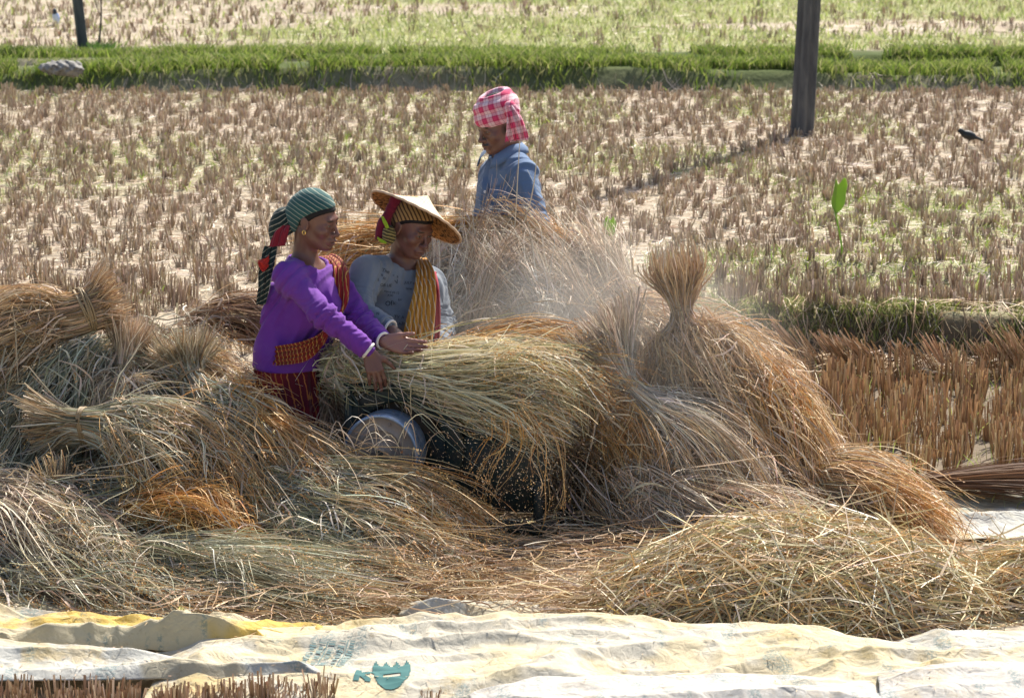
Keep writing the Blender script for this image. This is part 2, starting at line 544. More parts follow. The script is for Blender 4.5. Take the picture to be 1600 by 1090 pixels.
# ------------------------------------------------------------------ straw litter on the field
def litter(name, n, x0, x1, y0, y1, L, w, pal, r, lift=.012, **kw):
    x = r.uniform(x0, x1, n); y = r.uniform(y0, y1, n)
    if 'keep' in kw:
        k = kw.pop('keep')(x, y, r); x, y = x[k], y[k]; n = len(x)
    a = r.random(n) * 6.283; l = r.uniform(L[0], L[1], n)
    s = np.linspace(-.5, .5, 4)
    bend = r.normal(0, .12, n)
    px = x[:, None] + np.cos(a)[:, None] * s * l[:, None] - np.sin(a)[:, None] * bend[:, None] * (s ** 2) * l[:, None] * 4
    py = y[:, None] + np.sin(a)[:, None] * s * l[:, None] + np.cos(a)[:, None] * bend[:, None] * (s ** 2) * l[:, None] * 4
    pz = gz(px, py) + lift * r.random((n, 1)) + .004 + np.abs(s) * r.random((n, 1)) * .03
    V, F = ribbons(np.stack([px, py, pz], -1), r.uniform(w[0], w[1], n), r, flat=unit(r.normal(0, .5, (n, 3)) + A(0, 0, 1)))
    return mk(name, V, [F], M_STRAW, col=per_vert(pick(pal, n, r), 4), kind="stuff")
litter("field_straw_litter", 54000, -6.2, 6.3, 16.5, 26.6, (.06, .22), (.004, .009), 'pale', r1)
litter("step_straw_litter", 900, .9, 2.9, 15.7, 16.5, (.1, .35), (.004, .008), 'tan', r1, .06)
litter("far_straw_litter", 2500, -5, 5, 29.6, 42, (.1, .3), (.01, .016), 'pale', r1)

# ------------------------------------------------------------------ grass
GP = np.array([(.14, .24, .035), (.19, .30, .05), (.10, .17, .03), (.26, .33, .08), (.30, .31, .12)])
def grass(name, x, y, h, w, r, cols=GP, **kw):
    n = len(x)
    z = gz(x, y)
    hh = h * r.uniform(.5, 1.25, n)
    a = r.random(n) * 6.283; ln = r.uniform(.1, .75, n) * hh
    s = np.array([0, .5, 1.0])
    P = np.stack([x[:, None] + np.cos(a)[:, None] * ln[:, None] * s ** 2,
                  y[:, None] + np.sin(a)[:, None] * ln[:, None] * s ** 2,
                  z[:, None] - .01 + hh[:, None] * s * (1 - .2 * s)], -1)
    V, F = ribbons(P, w * r.uniform(.6, 1.4, n), r, taper=(1, .9, .2))
    c = cols[r.integers(len(cols), size=n)] * (1 + r.normal(0, .15, (n, 1)))
    return mk(name, V, [F], M_GRASS, col=per_vert(np.clip(c, .01, .6), 3), **(kw or dict(kind="stuff")))
GB = np.array([(.19, .27, .04), (.25, .32, .06), (.10, .16, .03), (.29, .33, .09), (.33, .32, .15)])
n = 46000
x = r1.uniform(-8, 8, n); y = 26.95 + r1.normal(0, .17, n) + .05 * np.sin(x * 1.3)
k = fbm(x * 2.2, y * 2.2, 71) > .36
grass("near_bund_grass", x[k], y[k], .08 + .08 * fbm(x[k] * 1.7, y[k] * 2, 75), .010, r1, GB)
n = 36000
x = r1.uniform(-8, 8, n); y = 27.97 + r1.normal(0, .16, n)
k = fbm(x * 1.6, y * 1.6, 72) > .36
grass("rear_bund_grass", x[k], y[k], .07 + .09 * fbm(x[k] * 1.4, y[k] * 2, 76), .010, r1, GB)
n = 180000
x = r1.uniform(-6.4, 6.5, n); y = r1.uniform(16.3, 26.6, n)
k = r1.random(n) < weed_mask(x, y) * (.35 + .5 * (fbm(x * 5, y * 5, 9) > .5)) * np.where(y < 18.3, .85, .34)
grass("field_weeds", x[k], y[k], np.where(y[k] < 18.2, .08, .085), .007, r1, np.array([(.22, .30, .05), (.30, .36, .07), (.16, .25, .05), (.36, .36, .14), (.40, .38, .2)]))
n = 120000
x = r1.uniform(-7.6, 7.6, n); y = r1.uniform(28.5, 46, n)
k = r1.random(n) < .12 + weed_mask(x, y) * .5
grass("far_field_grass", x[k], y[k], .10, .014, r1, np.array([(.34, .37, .14), (.42, .42, .2), (.28, .34, .10), (.46, .43, .26)]))
n = 5200
x = r1.uniform(.75, 3.3, n); y = edge_y(x) + .10 + np.abs(r1.normal(0, .16, n)) - .10 * r1.random(n)
k = fbm(x * 3, y * 3, 55) > .40
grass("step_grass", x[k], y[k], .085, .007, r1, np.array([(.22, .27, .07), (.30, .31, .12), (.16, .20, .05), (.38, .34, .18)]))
n = 700
x = r1.uniform(.8, 3.2, n); y = r1.uniform(12.9, 16, n)
grass("lower_field_sprouts", x, y, .13, .005, r1, np.array([(.28, .36, .08), (.36, .38, .12)]))

# ------------------------------------------------------------------ posts, sapling, shrub, stone, birds
M_CONC = mat("weathered_concrete", rough=.9, spec=.2)
k = NT(M_CONC); v = k.coord()
c = k.ramp(k.noise(k.coord(scale=(1, 1, .25)), 14, 6), [(.3, (.06, .06, .065)), (.55, (.11, .11, .11)), (.75, (.17, .165, .155))])
k.col(c).bump(k.noise(v, 60, 4), .4, .004)
def post(name, base, top, w0, w1, ang, groove, label, m):
    base, top = A(*base), A(*top)
    prof = []
    for i in range(4):
        t0 = ang + i * math.pi / 2 + math.pi / 4
        c0 = A(math.cos(t0), math.sin(t0)) * .7071
        nx = A(math.cos(t0 + math.pi / 2), math.sin(t0 + math.pi / 2)) * .7071
        b = .08
        prof.append(c0 * (1 - b) + (-nx) * -0 + 0 * c0)
        e1 = c0 * (1 - b) + nx * b
        prof[-1] = c0 * (1 - b) - (-nx) * b if False else c0 * (1 - b) + A(math.cos(t0 - math.pi / 2), math.sin(t0 - math.pi / 2)) * .7071 * b
        prof.append(e1)
        if groove:
            n0 = A(math.cos(t0 + math.pi / 2), math.sin(t0 + math.pi / 2)) * .7071
            mid = (c0 + n0) / 2
            along = unit(n0 - c0); inn = -unit(mid)
            for s, dep in ((-.16, 0), (-.10, .10), (.10, .10), (.16, 0)):
                prof.append(mid + along * s + inn * dep)
    prof = np.array(prof)
    K = 14
    V = []
    for i in range(K):
        s = i / (K - 1); w = w0 + (w1 - w0) * s
        c = base + (top - base) * s
        V.append(np.column_stack([c[0] + prof[:, 0] * w, c[1] + prof[:, 1] * w, np.full(len(prof), c[2])]))
    V = np.stack(V, 1).reshape(-1, 3)
    n = len(prof)
    F = [grid_faces(n, K, wrap=True)]
    capi = (np.arange(n) * K + K - 1)[None, :]
    return mk(name, V, F + [capi], m, smooth=False, label=label, cat="post")
pb = G(1252, 212, .2)
post("concrete_post", (pb[0], pb[1], .12), (pb[0] + .16, pb[1] + .02, 4.2), .135, .120, math.radians(33), True, "thick grey grooved concrete post standing alone in the upper stubble field", M_CONC)
pl = G(134, 84, .3)
post("wooden_post", (pl[0], pl[1], .1), (pl[0] - .30, pl[1], 3.4), .085, .07, math.radians(20), False, "slim dark post leaning slightly out of the grass bund", M_CONC)

M_BARK = mat("bark", (.13, .105, .085), .9)
def tube(pts, rad, n=8, K=None, cap=True):
    P = catmull(pts, K) if K else np.asarray(pts, float)
    K = len(P); rad = np.interp(np.linspace(0, 1, K), np.linspace(0, 1, len(np.atleast_1d(rad))), np.atleast_1d(rad))
    T = unit(np.gradient(P, axis=0))
    ref = A(0, 0, 1) if abs(T[:, 2]).mean() < .8 else A(1, 0, 0)
    U = unit(np.cross(T, ref)); Vv = np.cross(T, U)
    th = np.arange(n) / n * 6.28318
    V = P[None] + (np.cos(th)[:, None, None] * U[None] + np.sin(th)[:, None, None] * Vv[None]) * rad[None, :, None]
    F = [grid_faces(n, K, wrap=True)]
    if cap: F += [(np.arange(n) * K)[None, ::-1], (np.arange(n) * K + K - 1)[None, :]]
    return V.reshape(-1, 3), F
def join(parts):
    Vs, Fs, b = [], [], 0
    for V, F in parts:
        Vs.append(V); Fs += [f + b for f in F]; b += len(V)
    by = {}
    for f in Fs: by.setdefault(f.shape[1], []).append(f)
    return np.concatenate(Vs), [np.concatenate(x) for x in by.values()]
sp = G(152, 82, .3)
rt = empty("sapling", sp, "thin bare sapling growing beside the leaning post on the bund", "sapling")
V, F = join([tube([sp, sp + A(.03, 0, .18), sp + A(.045, 0, .4), sp + A(.03, .01, .7), sp + A(.04, 0, 1.1)], (.012, .004), 6, 14),
             tube([sp + A(.045, 0, .32), sp + A(.0, 0, .42), sp + A(-.05, .02, .6)], (.005, .002), 5, 8),
             tube([sp + A(.04, 0, .45), sp + A(.1, 0, .55), sp + A(.13, .02, .75)], (.005, .002), 5, 8)])
mk("trunk", V, F, M_BARK, rt)
n = 900
x = sp[0] + r1.normal(0, .085, n); y = sp[1] + r1.normal(-.1, .1, n)
grass("shrub", x, y, .22, .013, r1, np.array([(.08, .16, .03), (.12, .22, .04), (.06, .11, .03)]), label="dark green grassy shrub at the foot of the sapling", cat="shrub")

M_STONE = mat("stone", (.42, .40, .38), .9)
k = NT(M_STONE); k.col(k.ramp(k.noise(k.coord(), 18, 5), [(.35, (.12, .11, .10)), (.6, (.30, .29, .27))])).bump(k.noise(k.coord(), 30), .6, .02)
ps = W(98, 112, 26.55)
w = lambda x, y, z: .012 * np.sin(x * 60 + 3 * np.sin(z * 40)) * np.cos(y * 55) + .006 * np.sin(z * 160 + x * 90)
V, F = sdf_mesh([p_ell(ps + A(0, 0, .03), (.17, .12, .06)), p_ell(ps + A(.08, -.02, .02), (.09, .08, .065), k=.01), p_ell(ps + A(-.1, .02, .03), (.1, .1, .04), k=.01)], .012, w)
mk("rock", V, [F], M_STONE, label="pale grey lumpy rock lying on the near bund", cat="rock")

def bird(base, f, s, cb, cw, ch, label, upright):
    base = A(*base); f = unit(A(*f)); up = A(0, 0, 1)
    l = np.cross(up, f); R = np.column_stack([f, l, up])
    B = lambda x, y, z: base + (f * x + l * y + up * z) * s
    ax = unit(A(.45, 0, .9)) if upright else unit(A(.95, 0, .3))
    ax = R @ ax
    Rb = np.column_stack([ax, l, np.cross(ax, l)])
    c = B(0, 0, .55)
    hd = c + ax * .52 * s + up * .12 * s
    pr = [p_ell(c, (.5 * s, .26 * s, .28 * s), Rb, .05 * s), p_ell(hd, (.17 * s, .15 * s, .15 * s), R, .12 * s), p_cone(c + ax * .3 * s, hd, .17 * s, .13 * s, .1 * s),
          p_cone(hd + f * .1 * s, hd + f * .34 * s - up * .03 * s, .05 * s, .012 * s, .03 * s),
          p_cone(c - ax * .35 * s, c - ax * .95 * s - up * .04 * s, .12 * s, .07 * s, .06 * s),
          p_cone(B(-.05, .1, .3), B(-.05, .1, 0), .03 * s, .025 * s, .03 * s), p_cone(B(-.05, -.1, .3), B(-.05, -.1, 0), .03 * s, .025 * s, .03 * s)]
    V, F = sdf_mesh(pr, .045 * s)
    rel = (V - c) @ Rb
    colr = np.tile(np.array(cb), (len(V), 1))
    colr[rel[:, 2] < -.05 * s] = cw
    colr[np.linalg.norm(V - hd, axis=1) < .3 * s] = ch
    return mk("bird", V, [F], M_FEATHER, col=colr, label=label, cat="bird")
M_FEATHER = mat("feathers", rough=.6, attr=True)
bird(G(88, 39, .2), (-.3, -.9, 0), .13, (.10, .22, .60), (.5, .6, .75), (.03, .04, .06), "small upright blue bird with a dark head in the far field", True)
bird(G(1513, 232, .2) + A(0, 0, .03), (-1, -.2, 0), .12, (.02, .025, .03), (.03, .03, .03), (.015, .02, .025), "small black bird crouching among stubble in the upper field", False)

# ------------------------------------------------------------------ taro plants
def taro(px, py, pxb, pyb, w, h, yaw, label):
    b = G(pxb, pyb, .24); Y0 = b[1]
    t = W(px, py, Y0)
    rt = empty("taro_plant", b, label, "plant")
    V, F = tube([b - A(0, 0, .03), b * .6 + t * .4 + A(.012, 0, 0), t], (.007, .0045), 8, 12)
    mk("stem", V, F, M_LEAF, rt)
    nu, nv = 15, 17
    u = np.linspace(-1, 1, nu)[:, None]; s = np.linspace(0, 1, nv)[None, :]
    wid = np.interp(s, [0, .12, .3, .55, .8, 1], [.10, .5, .78, 1.0, 1.0, .62])
    lob = -.30 * np.clip(np.abs(u) - .10, 0, .6) * s ** 2
    X = u * wid * w
    Zz = -lob * h * 1.4 + s * h * (1 - .06 * np.abs(u)) - .1 * h
    Yy = -.42 * np.abs(X) + .1 * w * np.sin(s * 9 + u * 2) * np.abs(u) - .25 * h * (s - .3) ** 2
    cy, sy = math.cos(yaw), math.sin(yaw)
    P = np.stack([t[0] + X * cy - Yy * sy, t[1] + X * sy + Yy * cy, t[2] + Zz + 0 * X], -1)
    V = np.concatenate([P.reshape(-1, 3), P.reshape(-1, 3) + A(0, .002, 0)])
    mk("leaf", V, [grid_faces(nu, nv), grid_faces(nu, nv)[:, ::-1] + nu * nv], M_LEAF, rt)
taro(1305, 330, 1316, 420, .060, .17, math.radians(42), "tall taro plant with one bright split leaf on the grassy strip")
taro(955, 368, 958, 415, .036, .10, math.radians(-20), "small young taro plant with one dull green leaf behind the straw pile")
# ------------------------------------------------------------------ straw piles
def mound_prims(L, k=.12):
    out = []
    for (px, py, Y0, rx, ry, rz) in L:
        out.append(p_ell(W(px, py, Y0), (rx, ry, rz), k=k))
    return out

def mfield(prims, P):
    d = None
    for p in prims:
        v = p['f'](P[..., 0], P[..., 1], P[..., 2])
        if d is None: d = v
        else:
            h = np.maximum(p['k'] - np.abs(d - v), 0) / p['k']
            d = np.minimum(d, v) - h * h * p['k'] * .25
    return d

def mgrad(prims, P, e=.004):
    g = [mfield(prims, P + A(*(e * np.eye(3)[i]))) - mfield(prims, P - A(*(e * np.eye(3)[i]))) for i in range(3)]
    return unit(np.stack(g, -1))

def bez_noise(n, K, r, amp):
    "smooth random wander along strands"
    c = r.normal(0, 1, (n, 4, 3))
    s = np.linspace(0, 1, K)
    kk = np.maximum(s[None] - r.uniform(.15, .8, (n, 1)), 0) * (r.random((n, 1)) < .38)
    kv = kk[..., None] * r.normal(0, 2.6, (n, 1, 3))
    b = np.stack([np.sin(s * f + ph) for f, ph in ((2.2, 0), (4.5, .5), (7.5, 1), (12, 2))], 0) * np.array([1, .55, .3, .14])[:, None]
    return (np.einsum('nfc,fk->nkc', c, b) + kv) * amp

def pile(name, label, L, n, pal, flow, r, length=(.25, .55), step_lift=.035, ears=.25, straight=False, core_shade=None, wd=(.0026, .0060), K=9, wander=.024, k=.12):
    prims = mound_prims(L, k)
    V, F = sdf_mesh(prims, .03, relax=1)
    nz = (fbm(V[:, 0] * 9 + V[:, 2] * 5, V[:, 1] * 9 + V[:, 2] * 7, 4, 4) - .5)
    V2 = V + mgrad(prims, V) * (nz * .07 - .02)[:, None]
    rt = empty(name, A(L[0] and W(*L[0][:3])[0], W(*L[0][:3])[1], 0), label, "straw pile")
    cc = np.tile(np.array(core_shade or (.08, .056, .032)), (len(V2), 1)) * (.75 + .6 * fbm(V[:, 0] * 40, V[:, 2] * 40 + V[:, 1] * 30, 5))[:, None]  # inner straw darkened so the gaps carry painted shade
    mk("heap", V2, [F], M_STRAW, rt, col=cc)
    # seeds on the part of the heap that looks up or out
    tri = np.concatenate([F[:, :3], F[:, [0, 2, 3]]])
    a, b, c = V[tri[:, 0]], V[tri[:, 1]], V[tri[:, 2]]
    nn = np.cross(b - a, c - a); ar = np.linalg.norm(nn, axis=1)
    cen = (a + b + c) / 3
    no = mgrad(prims, cen)
    vis = np.clip((no @ unit(A(0, -1, .45))) + .35, .0, 1) * (cen[:, 2] > gz(cen[:, 0], cen[:, 1]) - .03)
    pr = ar * (vis + .02 * (cen[:, 2] > .02)); pr /= pr.sum()
    ti = r.choice(len(tri), n, p=pr)
    u, v = r.random((2, n, 1)); s = (u + v > 1); u = np.where(s, 1 - u, u); v = np.where(s, 1 - v, v)
    P = a[ti] + (b - a)[ti] * u + (c - a)[ti] * v
    ln = r.uniform(length[0], length[1], n)
    off = np.abs(r.normal(0, step_lift, n))
    pts = np.zeros((n, K, 3)); P = P.copy()
    jit = r.normal(0, .62 if not straight else .5, (n, 3))
    d0 = flow(P, r)
    if straight:
        no0 = mgrad(prims, P)
        ang = unit(d0 + jit * .9)
        ang = unit(ang - no0 * (ang * no0).sum(1, keepdims=True) * .85)
        s = np.linspace(-.5, .5, K)[None, :, None]
        pts = P[:, None] + ang[:, None] * s * ln[:, None, None] + no0[:, None] * (off[:, None, None] + .012 * r.random((n, 1, 1)))
        sag = (s ** 2) * ln[:, None, None] ** 2 * 1.0
        pts = pts - no0[:, None] * sag * .35
    else:
        for i in range(K):
            no = mgrad(prims, P)
            pts[:, i] = P + no * (off * (.4 + .9 * math.sin(math.pi * i / (K - 1) * .75)))[:, None]
            d = flow(P, r) + jit * .5
            d = unit(d - no * (d * no).sum(1, keepdims=True))
            P = P + d * (ln / (K - 1))[:, None]
            no = mgrad(prims, P)
            P = P - no * mfield(prims, P)[:, None] * .8
    sK = np.linspace(0, 1, K)
    nc = max(8, n // (16 if not straight else 5)); ci = r.choice(n, nc, replace=False)
    s0 = pts[:, 0]
    cid = np.argmin((s0 ** 2).sum(1)[:, None] + (s0[ci] ** 2).sum(1)[None] - 2 * s0 @ s0[ci].T, 1)
    if not straight:
        pull = (.62 * sstep(.15, .9, sK))[None, :, None] * r.uniform(.2, 1, (n, 1, 1))
        pts = pts * (1 - pull) + pts[ci][cid] * pull
        pts = pts + bez_noise(nc, K, r, .045)[cid] * (.3 + sK)[None, :, None]
    pts = pts + bez_noise(n, K, r, wander)
    cvar = r.normal(1, .16, (nc, 1))[cid]
    stray = r.random(n) < .10
    pts[stray] += (np.linspace(0, 1, K) ** 1.6)[None, :, None] * (r.normal(0, .06, (stray.sum(), 1, 3)) + A(0, -.03, .03))
    fl = gz(pts[..., 0], pts[..., 1]) + .006
    pts[..., 2] = np.maximum(pts[..., 2], fl)
    wide = r.random(n) < .16
    Vr, Fr = ribbons(pts, np.where(wide, r.uniform(.006, .011, n), r.uniform(wd[0], wd[1], n)), r)
    cc0 = pick(pal, n, r) * cvar; cc0[wide] = pick('pale', int(wide.sum()), r)
    cv = per_vert(np.clip(cc0 * 1.12, .01, .85), K)
    items = [(Vr, Fr, cv)]
    if ears:
        e = np.where(r.random(n) < ears)[0]
        Vg, Fg = grains(pts[e, -1], unit(pts[e, -1] - pts[e, -3]), 12, r)
        items.append((Vg, Fg, np.repeat(pick('gold', len(e), r), 48, 0)))
    Vr, Fr, cv = cat_meshes(items)
    mk("loose_straw", Vr, [Fr], M_STRAW, rt, col=cv)
    return rt, prims

def sheaf(label, pts, n, pal, r, tie=None, ears=.35, fray=.05, wd=(.0024, .0058), wander=.017, group=None, droop=.04, endp=None, name="rice_sheaf", cat="sheaf", K=15, rim=.8, messall=False, bulk=1.18, mess=.32, mat_=None, startspread=.075):
    """pts: (px, py, Y, half width px, half thickness px); butts first, heads last"""
    n = int(n * 1.45)
    C = np.array([W(p[0], p[1], p[2]) for p in pts]); pm = np.array([PM(p[2]) for p in pts])
    a = np.array([p[3] for p in pts]) * pm; b = np.array([p[4] for p in pts]) * pm * bulk
    NN = 60
    Cc = catmull(C, NN); ac = np.maximum(catmull(a[:, None], NN)[:, 0], .004); bc = np.maximum(catmull(b[:, None], NN)[:, 0], .004)
    T = unit(np.gradient(Cc, axis=0))
    nrm = unit(A(0, -.75, .66))
    Lt = np.cross(T, nrm); 
    Lt = unit(Lt); Bt = np.cross(Lt, T)
    th = r.random(n) * 6.28318; rr = np.sqrt(r.uniform(rim ** 2 * .45, 1, n))
    u = rr * np.cos(th); v = rr * np.sin(th)
    t0 = r.normal(.05, startspread * .7, n).clip(-.3, .4); t1 = np.clip(r.normal(.88, .11, n), .45, 1.06)
    s = np.linspace(0, 1, K)
    tt = t0[:, None] + (t1 - t0)[:, None] * s[None]
    x = np.clip(tt, 0, 1) * (NN - 1); i0 = np.minimum(x.astype(int), NN - 2); f = (x - i0)[..., None]
    lerp = lambda Q: Q[i0] * (1 - f) + Q[i0 + 1] * f
    Pc, La, Ba, Ta = lerp(Cc), lerp(Lt), lerp(Bt), lerp(T)
    aa = lerp(ac[:, None])[..., 0]; bb = lerp(bc[:, None])[..., 0]
    Pc = Pc + Ta * np.maximum(tt - 1, 0)[..., None] * .5 + Ta * np.minimum(tt, 0)[..., None] * .42
    nc = max(6, n // 20); ci = r.choice(n, nc, replace=False)
    cid = np.argmin((u[:, None] - u[ci][None]) ** 2 + (v[:, None] - v[ci][None]) ** 2, 1)
    pull = .75 * sstep(.2, .95, s)[None] * r.uniform(.15, 1, (n, 1))
    tw = r.normal(0, .10, n)[:, None] * s[None]
    uu = u[:, None] * (1 + .22 * r.normal(0, 1, n)[:, None] * s) + tw; vv = v[:, None] * (1 + .18 * r.normal(0, 1, n)[:, None] * s)
    if tie is not None:
        spl = (1 - sstep(0, tie * .8, tt)); uu = uu + r.normal(0, .42, (n, 1)) * spl; vv = vv + r.normal(0, .42, (n, 1)) * spl
    uu = uu * (1 - pull) + u[ci][cid][:, None] * pull; vv = vv * (1 - pull) + v[ci][cid][:, None] * pull
    P = Pc + La * (uu * aa)[..., None] + Ba * (vv * bb)[..., None]
    calm = 1.0
    if tie is not None:
        calm = (sstep(0, .30, np.abs(tt - tie)) * np.where(tt < tie, 1.0, 1.0) + .06)[..., None]
    P = P + (bez_noise(nc, K, r, .042)[cid] * (.15 + s)[None, :, None] ** 1.2 + bez_noise(n, K, r, wander) * (.25 + s)[None, :, None]) * calm
    cvar = r.normal(1, .17, (nc, 1))[cid]
    P[..., 2] -= droop * (s ** 3)[None] * r.random(n)[:, None]
    m = r.random(n) < fray * 1.6
    P[m] += (np.maximum(s - (tie or 0) * .8, 0) ** 1.5)[None, :, None] * (r.normal(0, .07, (m.sum(), 1, 3)) + A(0, -.02, .02)) + bez_noise(m.sum(), K, r, .02) * s[None, :, None]
    P[..., 2] = np.maximum(P[..., 2], gz(P[..., 0], P[..., 1]) + .006)
    V, F = ribbons(P, r.uniform(wd[0], wd[1], n), r, taper=(.85, 1.0, .4))
    c0 = pick(pal, n, r) * cvar; c1 = pick(endp or pal, n, r) * cvar; c00 = pick('brown' if tie is not None else pal, n, r)
    w1 = sstep(.45, 1, s)[None, :, None]; w0 = (1 - sstep(.0, .28, s))[None, :, None] * .55
    cc = c0[:, None] * (1 - w1) + c1[:, None] * w1
    cc = cc * (1 - w0) + c00[:, None] * w0
    items = [(V, F, np.repeat(cc.reshape(-1, 3), 2, 0))]
    if ears:
        e = np.where(r.random(n) < ears)[0]
        dr = unit(P[e, -1] - P[e, -3] + A(0, 0, -.01))
        Vg, Fg = grains(P[e, -1], dr, 12, r)
        items.append((Vg, Fg, np.repeat(pick('gold', len(e), r), 48, 0)))
    # packed inner stalks, coloured extra dark as painted shade between the strands
    nth = 14
    q = np.arange(nth) / nth * 6.28318
    kk = np.linspace(2 if tie is None else 8, NN - 9, 26).astype(int)
    rad = .70 + .16 * r.random((nth, 26))
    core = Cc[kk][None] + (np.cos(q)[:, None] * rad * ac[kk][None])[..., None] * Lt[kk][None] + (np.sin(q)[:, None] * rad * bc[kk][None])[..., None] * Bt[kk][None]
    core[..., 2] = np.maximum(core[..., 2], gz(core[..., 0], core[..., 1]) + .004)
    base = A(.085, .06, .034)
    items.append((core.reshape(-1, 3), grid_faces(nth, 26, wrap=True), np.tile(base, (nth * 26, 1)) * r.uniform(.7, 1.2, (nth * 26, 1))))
    if rim < .5: items = items[:2] if ears else items[:1]
    else:
        nm = int(n * mess); Km = 8; sm = np.linspace(0, 1, Km)
        q = r.uniform(.03 if tie is None or messall else tie + .14, .92, nm) * (NN - 1); j0 = q.astype(int)
        thm = r.uniform(-.5, 3.64, nm)                      # the side that faces up and out
        um, vm = np.cos(thm) * 1.02, np.sin(thm) * 1.02
        out = unit(Lt[j0] * um[:, None] + Bt[j0] * vm[:, None])
        an = r.normal(0, .75, nm)
        dr = unit(T[j0] * np.cos(an)[:, None] + np.cross(out, T[j0]) * np.sin(an)[:, None])
        Lm = r.uniform(.10, .34, nm)
        Pm = (Cc[j0] + Lt[j0] * (um * ac[j0])[:, None] + Bt[j0] * (vm * bc[j0])[:, None])[:, None] + dr[:, None] * (sm[None, :, None] - .3) * Lm[:, None, None]
        Pm = Pm + out[:, None] * (.004 + (.034 * r.random((nm, 1)) * np.sin(sm * 3.14)[None] - .10 * Lm[:, None] * (sm - .3)[None] ** 2))[..., None]
        Pm[..., 2] -= (sm[None] ** 2) * Lm[:, None] * .25
        Pm += bez_noise(nm, Km, r, .020)
        Pm[..., 2] = np.maximum(Pm[..., 2], gz(Pm[..., 0], Pm[..., 1]) + .006)
        wide = r.random(nm) < .22
        Vm, Fm = ribbons(Pm, np.where(wide, r.uniform(.006, .011, nm), r.uniform(.0025, .006, nm)), r)
        cm = pick(pal, nm, r); cm[wide] = pick('pale', int(wide.sum()), r)
        items.append((Vm, Fm, per_vert(cm, Km)))
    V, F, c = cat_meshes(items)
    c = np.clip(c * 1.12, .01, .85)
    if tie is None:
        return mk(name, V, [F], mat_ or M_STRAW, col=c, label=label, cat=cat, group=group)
    rt = empty(name, Cc[0], label, cat, group)
    mk("stalks", V, [F], mat_ or M_STRAW, rt, col=c)
    i = int(tie * (NN - 1))
    parts = []
    for j in range(7):
        ph = r.random() * 6.28; sl = r.normal(0, .012); o = r.normal(0, .006)
        q = np.linspace(0, 6.5, 22)
        pt = Cc[i] + T[i] * (o + sl * np.sin(q + ph))[:, None] + (np.cos(q)[:, None] * ac[i] * Lt[i] + np.sin(q)[:, None] * bc[i] * Bt[i]) * (1.03 + .06 * r.random())
        parts.append(tube(pt, .004, 5, cap=False))
    V, F = join(parts)
    mk("straw_tie", V, F, M_STRAW, rt, col=np.tile(np.array((.36, .27, .16)), (len(V), 1)))
    return rt

def flow_to(dx, dy, dz, jit=.25):
    v = A(dx, dy, dz)
    return lambda P, r: np.tile(v, (len(P), 1)) + 0 * P
def flow_fn(fn): return lambda P, r: fn(P)

rs = np.random.default_rng(21)
# --- left pile of sheaves waiting to be threshed
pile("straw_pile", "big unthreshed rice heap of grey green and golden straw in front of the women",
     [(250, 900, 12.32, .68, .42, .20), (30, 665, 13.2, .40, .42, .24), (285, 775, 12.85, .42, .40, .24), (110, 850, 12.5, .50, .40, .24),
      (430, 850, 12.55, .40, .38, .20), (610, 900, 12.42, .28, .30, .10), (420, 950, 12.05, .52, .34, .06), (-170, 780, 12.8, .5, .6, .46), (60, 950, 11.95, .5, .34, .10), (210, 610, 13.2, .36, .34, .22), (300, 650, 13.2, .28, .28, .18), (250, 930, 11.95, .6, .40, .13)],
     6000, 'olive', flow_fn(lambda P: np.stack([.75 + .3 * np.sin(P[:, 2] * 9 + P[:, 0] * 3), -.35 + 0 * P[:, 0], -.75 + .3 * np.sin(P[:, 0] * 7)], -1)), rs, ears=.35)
S = lambda *a, **k: sheaf(*a, rs, **{'bulk': 1.55, **k})
S("uppermost sheaf on the unthreshed heap, brown cut ends fanned up, straw hanging", [(185, 462, 13.0, 40, 30), (120, 490, 12.95, 32, 26), (30, 505, 12.9, 45, 30), (-60, 560, 12.85, 62, 36), (-130, 640, 12.8, 70, 40)], 1300, 'tan', tie=.22, ears=.1, endp='green', fray=.08)
S("dark drooping straw sheaf hanging straight down below the uppermost sheaf", [(150, 545, 12.95, 26, 22), (105, 600, 12.85, 45, 30), (50, 690, 12.72, 62, 34), (0, 780, 12.62, 72, 30)], 900, 'olive', ears=.1, fray=.08)
S("small upright sheaf with thick stalk ends and a pale skirt atop the heap", [(212, 505, 13.0, 34, 26), (195, 580, 12.92, 18, 16), (185, 640, 12.82, 48, 28), (165, 720, 12.72, 66, 28)], 900, 'pale', tie=.34, ears=.1)
S("grey green sheaf before the purple shirt, butts up, skirt spread toward the drum", [(283, 540, 12.95, 46, 32), (302, 600, 12.85, 22, 20), (358, 668, 12.66, 54, 32), (420, 750, 12.53, 74, 34), (475, 840, 12.4, 80, 30)], 1700, 'green', tie=.24, ears=.5, endp='gold')
S("sheaf with blunt brown cut ends outward, sweeping over the middle of the unthreshed heap", [(62, 672, 12.6, 36, 42), (135, 668, 12.56, 24, 28), (225, 685, 12.48, 58, 36), (305, 755, 12.38, 82, 36), (350, 860, 12.28, 86, 30)], 1700, 'green', tie=.27, ears=.5, endp='gold')
S("dark sheaf with spread cut ends wedged under the middle sheaf", [(62, 735, 12.45, 38, 42), (98, 795, 12.4, 20, 22), (170, 815, 12.36, 42, 28), (255, 845, 12.3, 52, 30), (330, 880, 12.25, 55, 26)], 900, 'green', tie=.3, ears=.2)
S("small golden tuft of straw curling over in the middle of the lower heap", [(165, 850, 12.28, 16, 16), (225, 808, 12.2, 34, 24), (290, 805, 12.15, 42, 28), (345, 838, 12.1, 42, 26), (372, 880, 12.08, 36, 18)], 750, 'gold', ears=.5)
